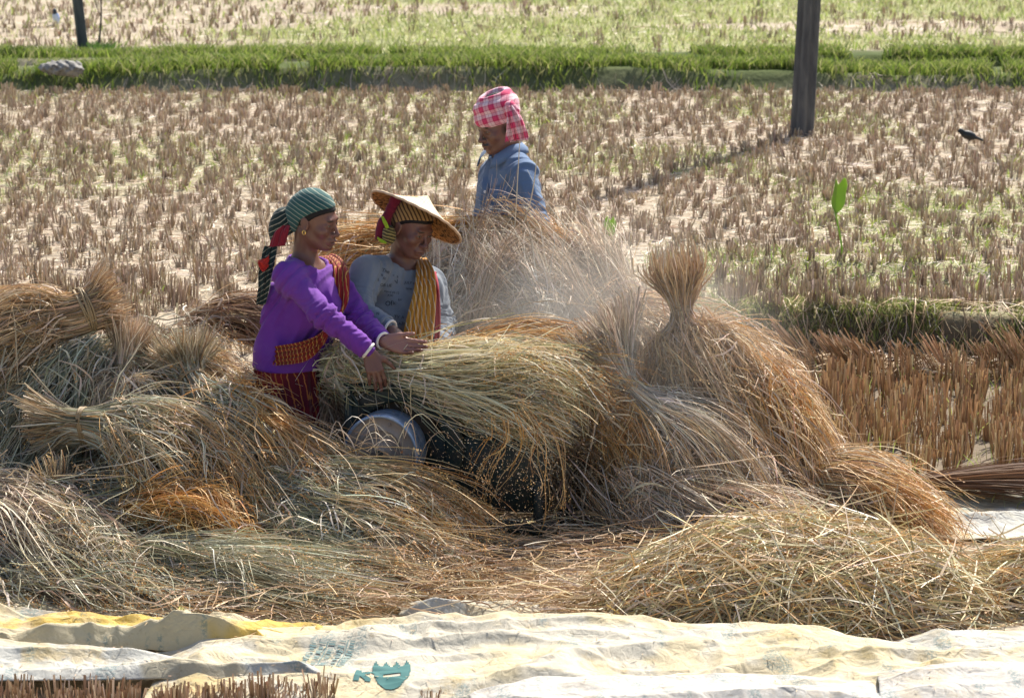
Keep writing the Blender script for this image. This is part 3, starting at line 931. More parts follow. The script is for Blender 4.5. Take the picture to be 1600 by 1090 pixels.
S("pale sheaf spilling down the near corner of the heap beside the grey sheet", [(-60, 785, 12.35, 34, 26), (20, 805, 12.26, 66, 34), (105, 875, 12.02, 84, 34), (195, 965, 11.66, 88, 26)], 1300, 'pale', ears=.4, endp='olive')
S("dark green sheaf lying lowest on the heap with its tips along the cream sheet", [(165, 870, 12.05, 26, 20), (260, 900, 11.93, 56, 28), (400, 935, 11.78, 72, 30), (590, 985, 11.58, 56, 18)], 1500, 'olive', ears=.3, fray=.07)
S("orange brown sheaf drooping over in front of the metal drum", [(400, 745, 12.5, 32, 26), (500, 785, 12.38, 64, 32), (615, 825, 12.28, 80, 34), (705, 895, 12.15, 82, 24)], 1700, 'green', ears=.7, endp='gold', fray=.07)
S("loose sheaf with reddish stalks on the low slope facing the litter", [(400, 815, 12.3, 34, 24), (520, 855, 12.18, 70, 30), (620, 910, 12.0, 86, 30), (705, 970, 11.75, 70, 18)], 1300, 'olive', ears=.5, endp='tan', fray=.08)
S("sunlit golden straw sheaf standing against the red skirt", [(372, 610, 12.74, 18, 16), (415, 672, 12.62, 30, 22), (472, 735, 12.5, 38, 26), (530, 805, 12.40, 44, 22)], 900, 'gold', ears=.5, endp='pale')
S("flattened bunch of thin brown sticks lying behind the purple shirt", [(300, 505, 13.7, 14, 12), (360, 495, 13.65, 26, 18), (430, 510, 13.6, 30, 20), (500, 540, 13.55, 30, 20)], 420, 'brown', ears=0, fray=.2)
S("brown straw wisp heap between the upright sheaf and the red skirt", [(235, 570, 13.1, 20, 18), (290, 580, 13.05, 34, 22), (350, 610, 12.98, 36, 24), (395, 660, 12.9, 38, 20)], 650, 'tan', ears=.2, fray=.25)

S("limp brown straw bundle hanging between the red skirt and the machine frame", [(512, 600, 13.0, 14, 12), (520, 640, 12.98, 20, 16), (526, 690, 12.94, 24, 18), (530, 750, 12.9, 24, 16)], 420, 'brown', ears=.1, fray=.1)

# --- rear pile of threshed straw
S = lambda *a, **k: sheaf(*a, rs, **k)
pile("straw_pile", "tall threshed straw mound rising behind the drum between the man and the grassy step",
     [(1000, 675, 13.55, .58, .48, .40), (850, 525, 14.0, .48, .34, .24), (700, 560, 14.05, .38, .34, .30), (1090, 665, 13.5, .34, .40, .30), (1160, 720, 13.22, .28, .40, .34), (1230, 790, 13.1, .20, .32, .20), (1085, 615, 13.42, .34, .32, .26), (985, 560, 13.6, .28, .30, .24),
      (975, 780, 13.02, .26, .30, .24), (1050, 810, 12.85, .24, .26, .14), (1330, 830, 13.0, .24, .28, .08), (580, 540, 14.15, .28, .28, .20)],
     9000, 'tan', flow_fn(lambda P: np.stack([.62 + .25 * np.sin(P[:, 2] * 8), -.45 + 0 * P[:, 0], -.85 + .3 * np.sin(P[:, 0] * 6)], -1)), rs, ears=.1, core_shade=(.11, .08, .05))
S("grey straw sheaf with heads up, its pale cut ends low beside the yellow scarf", [(685, 535, 13.5, 32, 24), (692, 490, 13.56, 34, 24), (718, 440, 13.72, 50, 26), (740, 396, 13.88, 54, 20)], 1000, 'grey', ears=0, endp='pale', droop=0)
S("grey straw sheaf amid the rear mound, cut ends down, heads spread up", [(845, 530, 13.45, 32, 24), (838, 485, 13.52, 32, 24), (808, 438, 13.68, 52, 26), (788, 388, 13.85, 56, 20)], 1100, 'grey', ears=0, endp='pale', droop=0, fray=.1)
S("dark stubby bundle end between the two grey sheaves", [(765, 535, 13.45, 36, 26), (768, 500, 13.52, 28, 22), (790, 460, 13.64, 42, 26), (850, 425, 13.8, 48, 24)], 700, 'brown', ears=0, droop=0)
S("pale straw sheaf sloping along the far shoulder of the rear mound", [(985, 560, 13.45, 34, 24), (955, 505, 13.55, 44, 28), (910, 440, 13.74, 58, 30), (855, 390, 13.9, 54, 22)], 1100, 'pale', ears=0, droop=0, fray=.1)
S("golden straw sheaf lying behind the two women with its tips toward the field", [(900, 405, 13.95, 32, 22), (770, 378, 14.0, 34, 24), (650, 388, 14.02, 32, 24), (560, 405, 14.0, 38, 24), (505, 425, 14.0, 42, 20)], 1500, 'gold', ears=0, endp='gold', fray=.08)
S("orange topped straw sheaf leaning below the man's blue shirt", [(905, 450, 13.8, 30, 20), (875, 412, 13.85, 38, 20), (815, 388, 13.9, 38, 18), (745, 380, 13.95, 36, 14)], 700, 'gold', ears=.1, endp='pale', droop=0)
S("brown upright sheaf tied at the waist, its cut ends fanned above the rear mound", [(1058, 420, 13.2, 34, 26), (1062, 456, 13.18, 25, 20), (1066, 492, 13.15, 15, 14), (1076, 528, 13.13, 46, 28), (1092, 575, 13.1, 70, 34), (1128, 650, 13.04, 88, 36), (1165, 740, 12.98, 92, 32)], 1500, 'tan', tie=.32, ears=.1, startspread=.19, mess=.45, endp='tan')
S("tied sheaf with stiff straight grey butts fanned open in front of the brown upright sheaf", [(912, 512, 12.98, 74, 40), (950, 562, 12.94, 44, 28), (988, 612, 12.88, 15, 15), (1055, 680, 12.85, 62, 36), (1125, 765, 12.75, 92, 38), (1165, 850, 12.68, 96, 32)], 1900, 'grey', tie=.38, ears=.15, endp='tan', startspread=.10, mess=.3)
S("tawny straw sheaf falling down the outer flank of the rear mound toward the lower paddy", [(1105, 540, 13.3, 34, 26), (1175, 620, 13.12, 62, 40), (1222, 730, 12.95, 74, 42), (1245, 840, 12.85, 74, 28)], 1700, 'gold', ears=.1, endp='tan')
S("fluffy golden straw clump drooping from the sheaf in their hands over the dark machine", [(925, 612, 12.98, 24, 18), (980, 655, 12.90, 44, 28), (1032, 728, 12.80, 60, 32), (1070, 820, 12.68, 76, 24)], 1700, 'gold', ears=.3, endp='tan')
S("low straw sheaf trailing out from the rear mound to the twig broom", [(1225, 745, 12.98, 30, 22), (1310, 755, 12.88, 40, 26), (1395, 795, 12.72, 52, 24), (1460, 860, 12.55, 46, 14)], 1300, 'tan', ears=.1, endp='gold', fray=.1)
S("thin grey straw clump at the foot of the rear mound behind the green tinged heap", [(980, 740, 12.75, 34, 24), (1060, 790, 12.6, 62, 30), (1160, 830, 12.5, 72, 28), (1280, 860, 12.4, 60, 18)], 1100, 'pale', ears=.1)

# --- sheaf held over the drum
S("rice sheaf held by the two women over the drum, green and golden heads fanned out", [(518, 572, 12.96, 32, 24), (560, 572, 12.90, 26, 22), (612, 580, 12.86, 19, 20), (690, 588, 12.80, 42, 28), (775, 592, 12.74, 60, 30), (840, 602, 12.70, 60, 28), (880, 628, 12.68, 46, 20)], 2400, 'held', ears=.4, endp='held', wd=(.0035, .0075), fray=.05, mess=.3, droop=.025)
S("orange tipped wisp of straw across the top of the held sheaf", [(628, 582, 12.92, 14, 12), (710, 562, 12.92, 26, 18), (800, 552, 12.90, 34, 20), (890, 566, 12.90, 38, 18), (950, 590, 12.88, 36, 14)], 800, 'gold', ears=.3, endp='gold', droop=.02)
S("loose golden panicles dangling from the held sheaf beside the drum ring", [(800, 640, 12.5, 40, 20), (815, 690, 12.47, 62, 26), (800, 740, 12.45, 74, 26), (780, 790, 12.42, 76, 22)], 24, 'gold', ears=.9, fray=.2, rim=.3)

# --- loose heaps on the sheets
rl = np.random.default_rng(8)
rflow = flow_fn(lambda P: np.stack([np.cos(P[:, 0] * 37 + P[:, 1] * 91 + P[:, 2] * 57), .5 * np.sin(P[:, 0] * 83 + P[:, 1] * 41), .5 * np.sin(P[:, 0] * 53 + P[:, 2] * 77)], -1))
pile("straw_heap", "low loose heap of green tinged and orange straw lying on the cream sheet",
     [(1240, 985, 11.72, .66, .58, .37), (1050, 1005, 11.7, .42, .46, .24), (1430, 1005, 11.68, .38, .46, .25)], 5600, 'heap', rflow, rl, length=(.14, .52), straight=True, step_lift=.03, ears=.04, core_shade=(.04, .033, .016), wd=(.004, .0085), wander=.0065)
pile("straw_heap", "smaller loose straw heap cut off by the frame beside the green tinged heap",
     [(1640, 975, 11.85, .36, .48, .25), (1540, 1000, 11.7, .25, .36, .14)], 2400, 'heap', rflow, rl, length=(.14, .42), straight=True, step_lift=.03, ears=.04, core_shade=(.04, .031, .016), wd=(.004, .0085), wander=.0065)

# --- litter on the working floor
def floor_straw(name, n, x0, x1, y0, y1, L, pal, r, zamp, keep=None):
    x = r.uniform(x0, x1, n); y = r.uniform(y0, y1, n)
    if keep is not None:
        q = keep(x, y); x, y = x[q], y[q]; n = len(x)
    a = r.random(n) * 6.283; l = r.uniform(*L, n)
    K = 6; s = np.linspace(-.5, .5, K)
    P = np.stack([x[:, None] + np.cos(a)[:, None] * s * l[:, None], y[:, None] + np.sin(a)[:, None] * s * l[:, None], 0 * x[:, None] + .01 + zamp * r.random((n, 1)) ** 2 + 0 * s], -1)
    P += bez_noise(n, K, r, .022) * A(1, 1, .35)
    P[..., 2] = np.maximum(P[..., 2], gz(P[..., 0], P[..., 1]) + .005)
    V, F = ribbons(P, r.uniform(.003, .007, n), r)
    return mk(name, V, [F], M_STRAW, col=per_vert(pick(pal, n, r), K), kind="stuff")
floor_straw("floor_straw_litter", 9500, -1.3, 1.0, 11.4, 14.2, (.08, .4), 'tan', rl, .10)
floor_straw("outer_straw_litter", 700, 1.0, 1.5, 12.3, 13.2, (.1, .4), 'tan', rl, .04)

for lab, a_, b_, c_ in (("long pale straw stalk poking up across the man's blue sleeve", (803, 372), (806, 330), (812, 222)), ("slanting pale straw stalk sticking up behind the man's elbow", (815, 360), (832, 300), (843, 212))):
    P = catmull([W(*a_, 13.8), W(*b_, 13.8), W(*c_, 13.8)], 12)
    V, F = tube(P, (.0035, .0022), 6)
    mk("straw_stalk", V, F, M_STRAW, col=np.tile(A(.66, .58, .44), (len(V), 1)), label=lab, cat="stalk")

P = []
for i in range(26):
    x0, y0 = rl.uniform(535, 665), rl.uniform(700, 745)
    a_ = rl.uniform(-60, 60); h_ = rl.uniform(20, 80)
    P.append(catmull([W(x0, y0, 12.5), W(x0 + a_ * .3, y0 - h_ * .7, 12.46), W(x0 + a_ * .8, y0 - h_, 12.44), W(x0 + a_ * 1.4, y0 - h_ * .5, 12.42)], 10))
V, F = ribbons(np.array(P), rl.uniform(.003, .006, 26), rl)
mk("drum_straw_wisps", V, [F], M_STRAW, col=per_vert(pick('pale', 26, rl), 10), kind="stuff")
# ------------------------------------------------------------------ people
def frame(f, pitch=0.0, roll=0.0):
    "columns forward, left, up; pitch down positive"
    f = unit(A(f[0], f[1], 0)); up = A(0, 0, 1); l = np.cross(up, f)
    c, s = math.cos(pitch), math.sin(pitch)
    f2 = f * c - up * s; u2 = up * c + f * s
    c, s = math.cos(roll), math.sin(roll)
    l2 = l * c + u2 * s; u3 = u2 * c - l * s
    return np.column_stack([f2, l2, u3])

def head_prims(o, R, age=0.0):
    L = lambda *v: o + R @ A(*v)
    pr = [p_ell(L(-.014, 0, .026), (.092, .073, .083), R, .03),
          p_ell(L(.028, 0, -.040), (.060, .056, .072), R, .035),
          p_ell(L(.034, 0, -.074), (.050, .041, .038), R, .03),
          p_ell(L(.078, 0, -.099), (.019, .020, .016), R, .022),
          p_cone(L(-.002, .048, -.056), L(.064, .020, -.099), .014, .013, .022), p_cone(L(-.002, -.048, -.056), L(.064, -.020, -.099), .014, .013, .022),
          p_cone(L(.076, -.030, .017), L(.076, .030, .017), .012, .012, .016)]
    for s in (1, -1):
        pr += [p_ell(L(.060, s * .043, -.030), (.022, .020, .019), R, .022),
               p_ell(L(.094, s * .031, -.002), (.016, .018, .013), R, .014, 's'),
               p_ell(L(.071, s * .031, -.003), (.015, .0165, .0125), R, .006),
               p_cone(L(.085, s * .018, .0065), L(.077, s * .044, .002), .0042, .0035, .004),
               p_cone(L(.084, s * .020, -.0095), L(.076, s * .042, -.0085), .003, .003, .004),
               p_ell(L(.099, s * .0135, -.041), (.011, .0085, .0085), R, .008),
               p_ell(L(.104, s * .0075, -.0485), (.005, .0042, .003), R, .003, 's'),
               p_ell(L(-.008, s * .075, -.012), (.019, .0075, .031), R @ np.array(((.96, 0, -.26), (0, 1, 0), (.26, 0, .96))), .006),
               p_ell(L(-.003, s * .084, -.010), (.009, .006, .017), R, .005, 's'),
               p_ell(L(-.001, s * .077, -.036), (.007, .006, .008), R, .006),
               p_cone(L(.104, s * .016, -.040), L(.086, s * .030, -.066), .0022, .002, .008, 's')]
    pr += [p_cone(L(.086, 0, .004), L(.111, 0, -.034), .0065, .0085, .010), p_ell(L(.112, 0, -.037), (.009, .0105, .009), R, .008),
           p_ell(L(.090, 0, -.068), (.014, .027, .017), R, .014),
           p_cone(L(.095, -.020, -.069), L(.103, 0, -.0655), .0050, .0072, .005), p_cone(L(.095, .020, -.069), L(.103, 0, -.0655), .0050, .0072, .005),
           p_cone(L(.093, -.016, -.079), L(.100, 0, -.0808), .0058, .0082, .005), p_cone(L(.093, .016, -.079), L(.100, 0, -.0808), .0058, .0082, .005),
           p_cone(L(.098, -.022, -.0735), L(.105, 0, -.0735), .0024, .0026, .004, 's'), p_cone(L(.098, .022, -.0735), L(.105, 0, -.0735), .0024, .0026, .004, 's'),
           p_cone(L(.100, -.010, -.090), L(.100, .010, -.090), .004, .004, .012, 's')]
    return pr

SK_EYE = []
def head_tints(o, R, lip=(.16, .065, .055), grey=False):
    L = lambda *v: o + R @ A(*v)
    t = []
    for s in (1, -1):
        t += [(L(.084, s * .031, -.002), R, (.010, .0135, .0052), (.035, .022, .018)), (L(.087, s * .031, -.0035), R, (.010, .0105, .0030), (.34, .29, .25)),
              (L(.088, s * .031, -.003), R, (.009, .0055, .0048), (.012, .008, .007)),
              (L(.086, s * .033, .0185), R, (.016, .019, .0040), (.028, .018, .014)),
              (L(.105, s * .0075, -.050), R, (.006, .004, .0035), (.03, .014, .012))]
    t += [(L(.098, 0, -.0675), R, (.012, .020, .0050), lip), (L(.096, 0, -.0805), R, (.012, .018, .0065), tuple(1.15 * x for x in lip)),
          (L(.098, 0, -.0737), R, (.014, .022, .0018), (.03, .012, .011))]
    return t

def rot(v, ax, a):
    v, ax = np.asarray(v, float), unit(ax)
    return v * math.cos(a) + np.cross(ax, v) * math.sin(a) + ax * (ax @ v) * (1 - math.cos(a))

def hand_prims(wr, fwd, back, side, curls, thumb=(.9, .5, .4), sc=1.0, spread=.07):
    """back: normal out of the back of the hand; side=+1/-1 picks the thumb side along cross(back, fwd)"""
    fwd = unit(fwd); back = unit(back - fwd * (np.asarray(back) @ fwd)); sd = np.cross(back, fwd) * side
    pr = []
    base = [.030, .010, -.010, -.029]; kn = [.027, .0090, -.0090, -.026]
    ml = [.084, .088, .084, .077]
    seg = [(.041, .025, .021), (.045, .029, .023), (.042, .027, .022), (.033, .021, .019)]
    for i in range(4):
        k0 = wr + (fwd * .012 + sd * base[i] * .62) * sc
        k1 = wr + (fwd * ml[i] + sd * kn[i] * 1.05 + back * (.003 if i in (1, 2) else 0)) * sc
        pr.append(p_cone(k0, k1, .0125 * sc, .0105 * sc, .012))
        d = unit(fwd + sd * spread * (1.5 - i)); ax = np.cross(d, back)
        p = k1; r0 = (.0092, .0095, .009, .008)[i] * sc
        ang = 0
        for j in range(3):
            ang += curls[i][j]
            dd = rot(d, ax, -ang)
            q = p + dd * seg[i][j] * sc
            pr.append(p_cone(p, q, r0 * (1.04 - .1 * j), r0 * (.95 - .1 * j), .0035))
            pr.append(p_ell(q, (r0 * (1.0 - .08 * j),) * 3, None, .003))
            p = q
    pr.append(p_ell(wr + fwd * .050 * sc - back * .006 * sc, np.array((.040, .033, .011)) * sc, np.column_stack([fwd, sd, np.cross(fwd, sd)]), .012))
    c = wr + (fwd * .022 + sd * .022 - back * .006) * sc
    o, u_, b_ = thumb
    d = unit(fwd * (1 - .45 * o) + sd * o - back * u_)
    p = c
    for j, (ll, rr) in enumerate(((.040, .0135), (.032, .0100), (.026, .0088))):
        q = p + d * ll * sc
        pr.append(p_cone(p, q, rr * sc, rr * .88 * sc, .006 if j else .014))
        p = q
        d = unit(d + fwd * b_ - back * .15)
    return pr

def skin_mesh(nm, prims, h, parent, base, tints, palm=None, warp=None):
    V, F = sdf_mesh(prims, h, warp)
    c = np.tile(np.array(base), (len(V), 1))
    c *= (.90 + .2 * fbm(V[:, 0] * 60 + V[:, 2] * 40, V[:, 1] * 60 - V[:, 2] * 30, 2))[:, None]
    for (o, R, rd, cl) in tints:
        q = np.sqrt(((((V - o) @ R) / np.array(rd)) ** 2).sum(1))
        w = (1 - sstep(.8, 1.15, q))[:, None]
        c = c * (1 - w) + np.array(cl) * w
    o = mk(nm, V, [F], M_SKIN, parent, col=c)
    return o

M_SKIN = mat("skin", rough=.40, spec=.5, attr=True)
k = NT(M_SKIN); k.bump(k.noise(k.coord(), 160, 4), .25, .003)

def cloth_mat(name, base, weave=900, rough=.85, dirt=None, sheen=.15):
    m = mat(name, base, rough, .15, sheen=sheen)
    k = NT(m); v = k.coord()
    c = k.mix(k.noise(v, 9, 5), tuple(.78 * x for x in base), tuple(min(1, 1.2 * x) for x in base))
    if dirt: c = k.mix(k.ramp(k.noise(v, 5, 6, .7), [(.45, (0, 0, 0)), (.75, (.55, .55, .55))]), c, dirt)
    k.col(c).bump(k.math('ADD', k.noise(k.coord(scale=(1, 1, .45)), 22, 2), k.math('MULTIPLY', k.noise(v, 420, 2), .12)), .35, .010)
    return m
def stripe_mat(name, a, b, scale, thin=.9, dirv=(1, 0, 0), c2=None, dist=1.5, kind="Object"):
    m = mat(name, a, .85, .15, sheen=.15)
    k = NT(m); v = k.coord(kind)
    vm = k.n('VectorMath', operation='DOT_PRODUCT'); k.set(vm.inputs[0], v); vm.inputs[1].default_value = tuple(unit(A(*dirv)))
    cx = k.n('CombineXYZ'); k.set(cx.inputs[0], vm.outputs['Value'])
    wp = k.math('MULTIPLY', k.noise(v, 14, 3), dist * .01); k.set(cx.inputs[0], k.math('ADD', vm.outputs['Value'], wp))
    w = k.wave(cx.outputs[0], scale, 0)
    f = k.ramp(w, [(thin, (0, 0, 0)), (min(.999, thin + .06), (1, 1, 1))])
    c = k.mix(k.noise(v, 12, 4), tuple(.7 * x for x in a), tuple(1.2 * x for x in a))
    if c2: c = k.mix(k.ramp(k.noise(v, 6, 2), [(.48, (0, 0, 0)), (.54, (1, 1, 1))]), c, c2)
    k.col(k.mix(f, c, b)).bump(k.noise(v, 60, 4), .3, .006)
    return m

def wrinkle(seed, amp, sc=1.0, n=6, dirv=None):
    r = np.random.default_rng(seed)
    ks = []
    for i in range(n):
        d = unit(r.normal(size=3) + (A(*dirv) * 1.6 if dirv is not None else 0))
        ks.append((d * r.uniform(30, 85) * sc, r.random() * 6.28, r.normal(size=3) * 16 * sc, r.random() * 6.28, r.uniform(.5, 1)))
    def f(x, y, z):
        o = 0
        for d, ph, q, p2, a in ks:
            w_ = np.sin(x * d[0] + y * d[1] + z * d[2] + ph + 2.6 * np.sin(x * q[0] + y * q[1] + z * q[2] + p2))
        o = o + a * (w_ * .5 + .9 * np.abs(w_) - .55)
        return o * (amp / math.sqrt(n))
    return f

def calm_at(nb, hem=-9.0):
    "cloth lies smoother along the neckline and the hem"
    return lambda x, y, z: (1 - .92 * np.exp(-((x - nb[0]) ** 2 + (y - nb[1]) ** 2 + (z - nb[2]) ** 2) / .013)) * np.clip((z - hem) / .06, .08, 1)

def sleeve_folds(sh, el, cu, seed, amp=.0085):
    "gathered cross folds round a bent sleeve, strongest at the elbow and above the cuff"
    r = np.random.default_rng(seed); ph = r.random(6) * 6.28
    def f(x, y, z):
        o = 0
        for i, (a, b, m0, m1) in enumerate(((sh, el, .30, 1.0), (el, cu, 1.0, .75))):
            ab = b - a; L = np.linalg.norm(ab); d = ab / L
            t = ((x - a[0]) * d[0] + (y - a[1]) * d[1] + (z - a[2]) * d[2])
            q2 = (x - a[0] - t * d[0]) ** 2 + (y - a[1] - t * d[1]) ** 2 + (z - a[2] - t * d[2]) ** 2
            tt = np.clip(t / L, 0, 1)
            msk = np.exp(-q2 / .0065) * ((t > -.02) & (t < L + .02)) * (m0 + (m1 - m0) * tt)
            w_ = np.sin(t * 105 + ph[i] + 2.4 * np.sin(z * 42 + x * 25 + ph[i + 2]) + 1.2 * np.sin(y * 60 + ph[i + 4]))
            o = o + msk * (np.abs(w_) - .5 + .3 * w_)
        return o * amp
    return f

def drape(path, wv, w, nfold, depth, thick, name, m, parent, seed=0, nu=61, nv=48, normals=None, fringe=0):
    """pleated cloth strip: path (n,3), wv width directions (n,3), w widths (n)"""
    r = np.random.default_rng(seed)
    P = catmull(path, nv); Wd = unit(catmull(wv, nv)); w = np.interp(np.linspace(0, 1, nv), np.linspace(0, 1, len(w)), w)
    T = unit(np.gradient(P, axis=0)); N = unit(np.cross(T, Wd))
    s = np.linspace(-.5, .5, nu)
    ph = r.random() * 6
    fold = np.sin(s[:, None] * nfold * 6.283 + ph + .8 * np.sin(np.linspace(0, 5, nv)[None] + s[:, None] * 3)) + .35 * np.sin(s[:, None] * nfold * 15 + np.linspace(0, 7, nv)[None])
    V = P[None] + Wd[None] * (s[:, None] * w[None])[..., None] + N[None] * (fold * depth)[..., None]
    if fringe:
        V[:, -1] += T[-1] * (fringe * r.random(nu))[:, None]
    nrm = np.cross(np.gradient(V, axis=0), np.gradient(V, axis=1)); nrm = unit(nrm)
    V2 = V - nrm * thick
    n = nu * nv
    i = np.arange(nu - 1) * nv; j = np.arange(nv - 1)
    rim = [np.stack([i, i + nv, i + nv + n, i + n], -1), np.stack([i + nv - 1, i + n + nv - 1, i + nv + n + nv - 1, i + nv + nv - 1], -1),
           np.stack([j, j + n, j + 1 + n, j + 1], -1), np.stack([j + (nu - 1) * nv, j + 1 + (nu - 1) * nv, j + 1 + (nu - 1) * nv + n, j + (nu - 1) * nv + n], -1)]
    return mk(name, np.concatenate([V.reshape(-1, 3), V2.reshape(-1, 3)]), [grid_faces(nu, nv), grid_faces(nu, nv)[:, ::-1] + n] + rim, m, parent)

def ring(c, ax, rad, th, name, m, parent, sq=(1, 1), n=40):
    ax = unit(ax); u = unit(np.cross(ax, A(.3, .2, 1))); v = np.cross(ax, u)
    q = np.linspace(0, 6.28318, n, endpoint=False)[:, None]
    t = np.linspace(0, 6.28318, 10, endpoint=False)[None]
    rr = rad + th * np.cos(t)
    V = c + (np.cos(q) * rr * sq[0])[..., None] * u + (np.sin(q) * rr * sq[1])[..., None] * v + (th * 1.15 * np.sin(t) + 0 * q)[..., None] * ax
    F = grid_faces(n, 11)
    i = np.arange(n)[:, None]; j = np.arange(10)[None]
    F = np.stack([i * 10 + j, ((i + 1) % n) * 10 + j, ((i + 1) % n) * 10 + (j + 1) % 10, i * 10 + (j + 1) % 10], -1).reshape(-1, 4)
    return mk(name, V.reshape(-1, 3), [F], m, parent)

M_BANGLE = mat("ivory_bangle", (.75, .71, .64), .35, .5)
M_GOLD = mat("gold", (.80, .55, .18), .3, .5, metal=1.0)
M_PEARL = mat("pearl", (.85, .82, .8), .2, .5)
M_HAIR = mat("black_hair", (.010, .008, .008), .6, .25)

def limbs(sh, el, wr, ra, rb, rc, k=.02):
    return [p_cone(sh, el, ra, rb, k), p_cone(el, wr, rb * .98, rc, k)]
def legs_prims(hip, side, foot_z=0.0, fwd=A(1, 0, 0)):
    pr = []
    for s in (1, -1):
        h = hip + side * .075 * s; kn = A(h[0], h[1], hip[2] * .52) + fwd * .05; an = A(h[0], h[1], .075) + side * .02 * s
        pr += [p_cone(h, kn, .075, .052, .03), p_cone(kn, an, .052, .034, .02), p_cone(an - fwd * .03 - A(0, 0, .03), an + fwd * .13 - A(0, 0, .045), .032, .024, .02)]
    return pr

SKIN1, SKIN2, SKIN3 = (.155, .068, .048), (.150, .068, .050), (.150, .075, .052)
# ================= woman in purple
o1 = W(493, 341, 13.0); R1 = frame((.91, -.41), math.radians(14), math.radians(3))
pu = empty("person", (W(455, 870, 13.0)[0], 13.0, 0), "woman in purple shirt and striped teal headscarf pressing a sheaf down", "person")
shR, shL = W(450, 432, 12.88), W(519, 433, 13.15)
elR, wrR = W(505, 492, 12.74), W(577, 549, 12.72)
elL, wrL = W(562, 498, 13.02), W(600, 533, 12.80)
nb1 = W(474, 412, 13.03); hip1 = W(453, 580, 13.02)
fw1 = unit(A(.92, -.40, 0)); sd1 = np.cross(A(0, 0, 1), fw1)
T1 = np.column_stack([fw1, sd1, A(0, 0, 1)])
chest1 = (shR + shL) / 2 + A(-.0, 0, -.125)
tors = [p_cone(W(436, 462, 12.99), W(427, 548, 12.99), .050, .058, .06), p_ell(chest1, (.105, .150, .175), T1, .05), p_ell(chest1 + fw1 * .055 - A(0, 0, .02), (.07, .12, .075), T1, .05), p_ell((chest1 + hip1) / 2, (.095, .125, .17), T1, .06), p_ell(hip1 + A(0, 0, .02), (.11, .15, .13), T1, .06),
        p_cone(shR + A(.01, .02, -.01), nb1 - A(0, 0, .02), .055, .055, .05), p_cone(shL + A(0, -.02, -.01), nb1 - A(0, 0, .02), .055, .055, .05)]
neck1 = [p_cone(nb1 - A(0, 0, .05), o1 + R1 @ A(-.034, 0, -.05), .052, .045, .025), p_cone(o1 + R1 @ A(-.03, -.045, -.06), nb1 + fw1 * .045 - A(0, 0, .01), .016, .013, .02), p_cone(o1 + R1 @ A(-.03, .045, -.06), nb1 + fw1 * .045 - A(0, 0, .01), .016, .013, .02)]
h1f = unit(W(592, 580, 12.64) - wrR)
hand1 = hand_prims(wrR, A(.28, -.25, -.92), A(.20, -.95, .20), 1, [(.35, .5, .3), (.30, .45, .3), (.28, .5, .3), (.30, .55, .35)], (.75, .1, .25), .98, .05)
hand2 = hand_prims(wrL, A(.93, -.12, -.20), A(-.10, .92, -.40), -1, [(.10, .22, .15), (.18, .25, .2), (.30, .30, .2), (.45, .35, .25)], (.35, .15, .3), 1.0, .03)
body = [p_ell(p_c, r_) for p_c, r_ in ()] + [dict(p) for p in tors]
for p in body: p['k'] = .05
tin1 = head_tints(o1, R1)
tin1 += [(wrL + unit(A(.93, -.12, -.2)) * .07 + A(0, -.02, .02), np.eye(3), (.11, .035, .05), (.27, .13, .105))]
allp = tors + neck1 + legs_prims(hip1, sd1, fwd=fw1) + limbs(shR, elR, wrR, .047, .036, .024) + limbs(shL, elL, wrL, .047, .036, .024) + head_prims(o1, R1) + hand1 + hand2
skin_mesh("body", allp, .0034, pu, SKIN1, tin1)
M_PURP = cloth_mat("purple_knit", (.145, .034, .285), dirt=(.19, .075, .31), sheen=.1)
infl = lambda prims, d: [dict(f=(lambda f: (lambda x, y, z: f(x, y, z) - d))(p['f']), lo=p['lo'] - d, hi=p['hi'] + d, k=p['k'], op=p['op']) for p in prims]
cufR = elR + (wrR - elR) * .90; cufL = elL + (wrL - elL) * .86
sh1 = infl(tors, .012) + [p_cone(shR, elR, .055, .052, .045), p_cone(elR, cufR, .053, .041, .03), p_cone(shL, elL, .058, .052, .04), p_cone(elL, cufL, .052, .039, .03),
      p_cone(hip1 + A(0, 0, .06), hip1 + A(0, 0, .03), .128, .145, .06), p_ell(hip1 - A(0, 0, .46), (.6, .6, .50), None, .012, 's'),
      p_ell(nb1 + fw1 * .03 + A(0, 0, .030), (.078, .084, .064), T1, .012, 's')]
wk1 = wrinkle(3, .025, 1.0, 7, (.5, 0, .9))
V, F = sdf_mesh(sh1, .0052, lambda x, y, z: wk1(x, y, z) * calm_at(nb1, hip1[2] + .04)(x, y, z) + sleeve_folds(shR, elR, cufR, 5)(x, y, z) + sleeve_folds(shL, elL, cufL, 6)(x, y, z))
shirt1 = mk("shirt", V, [F], M_PURP, pu)
ring(cufR, cufR - elR, .036, .006, "cuff", M_PURP, shirt1)
ring(cufL, cufL - elL, .034, .006, "cuff", M_PURP, shirt1)
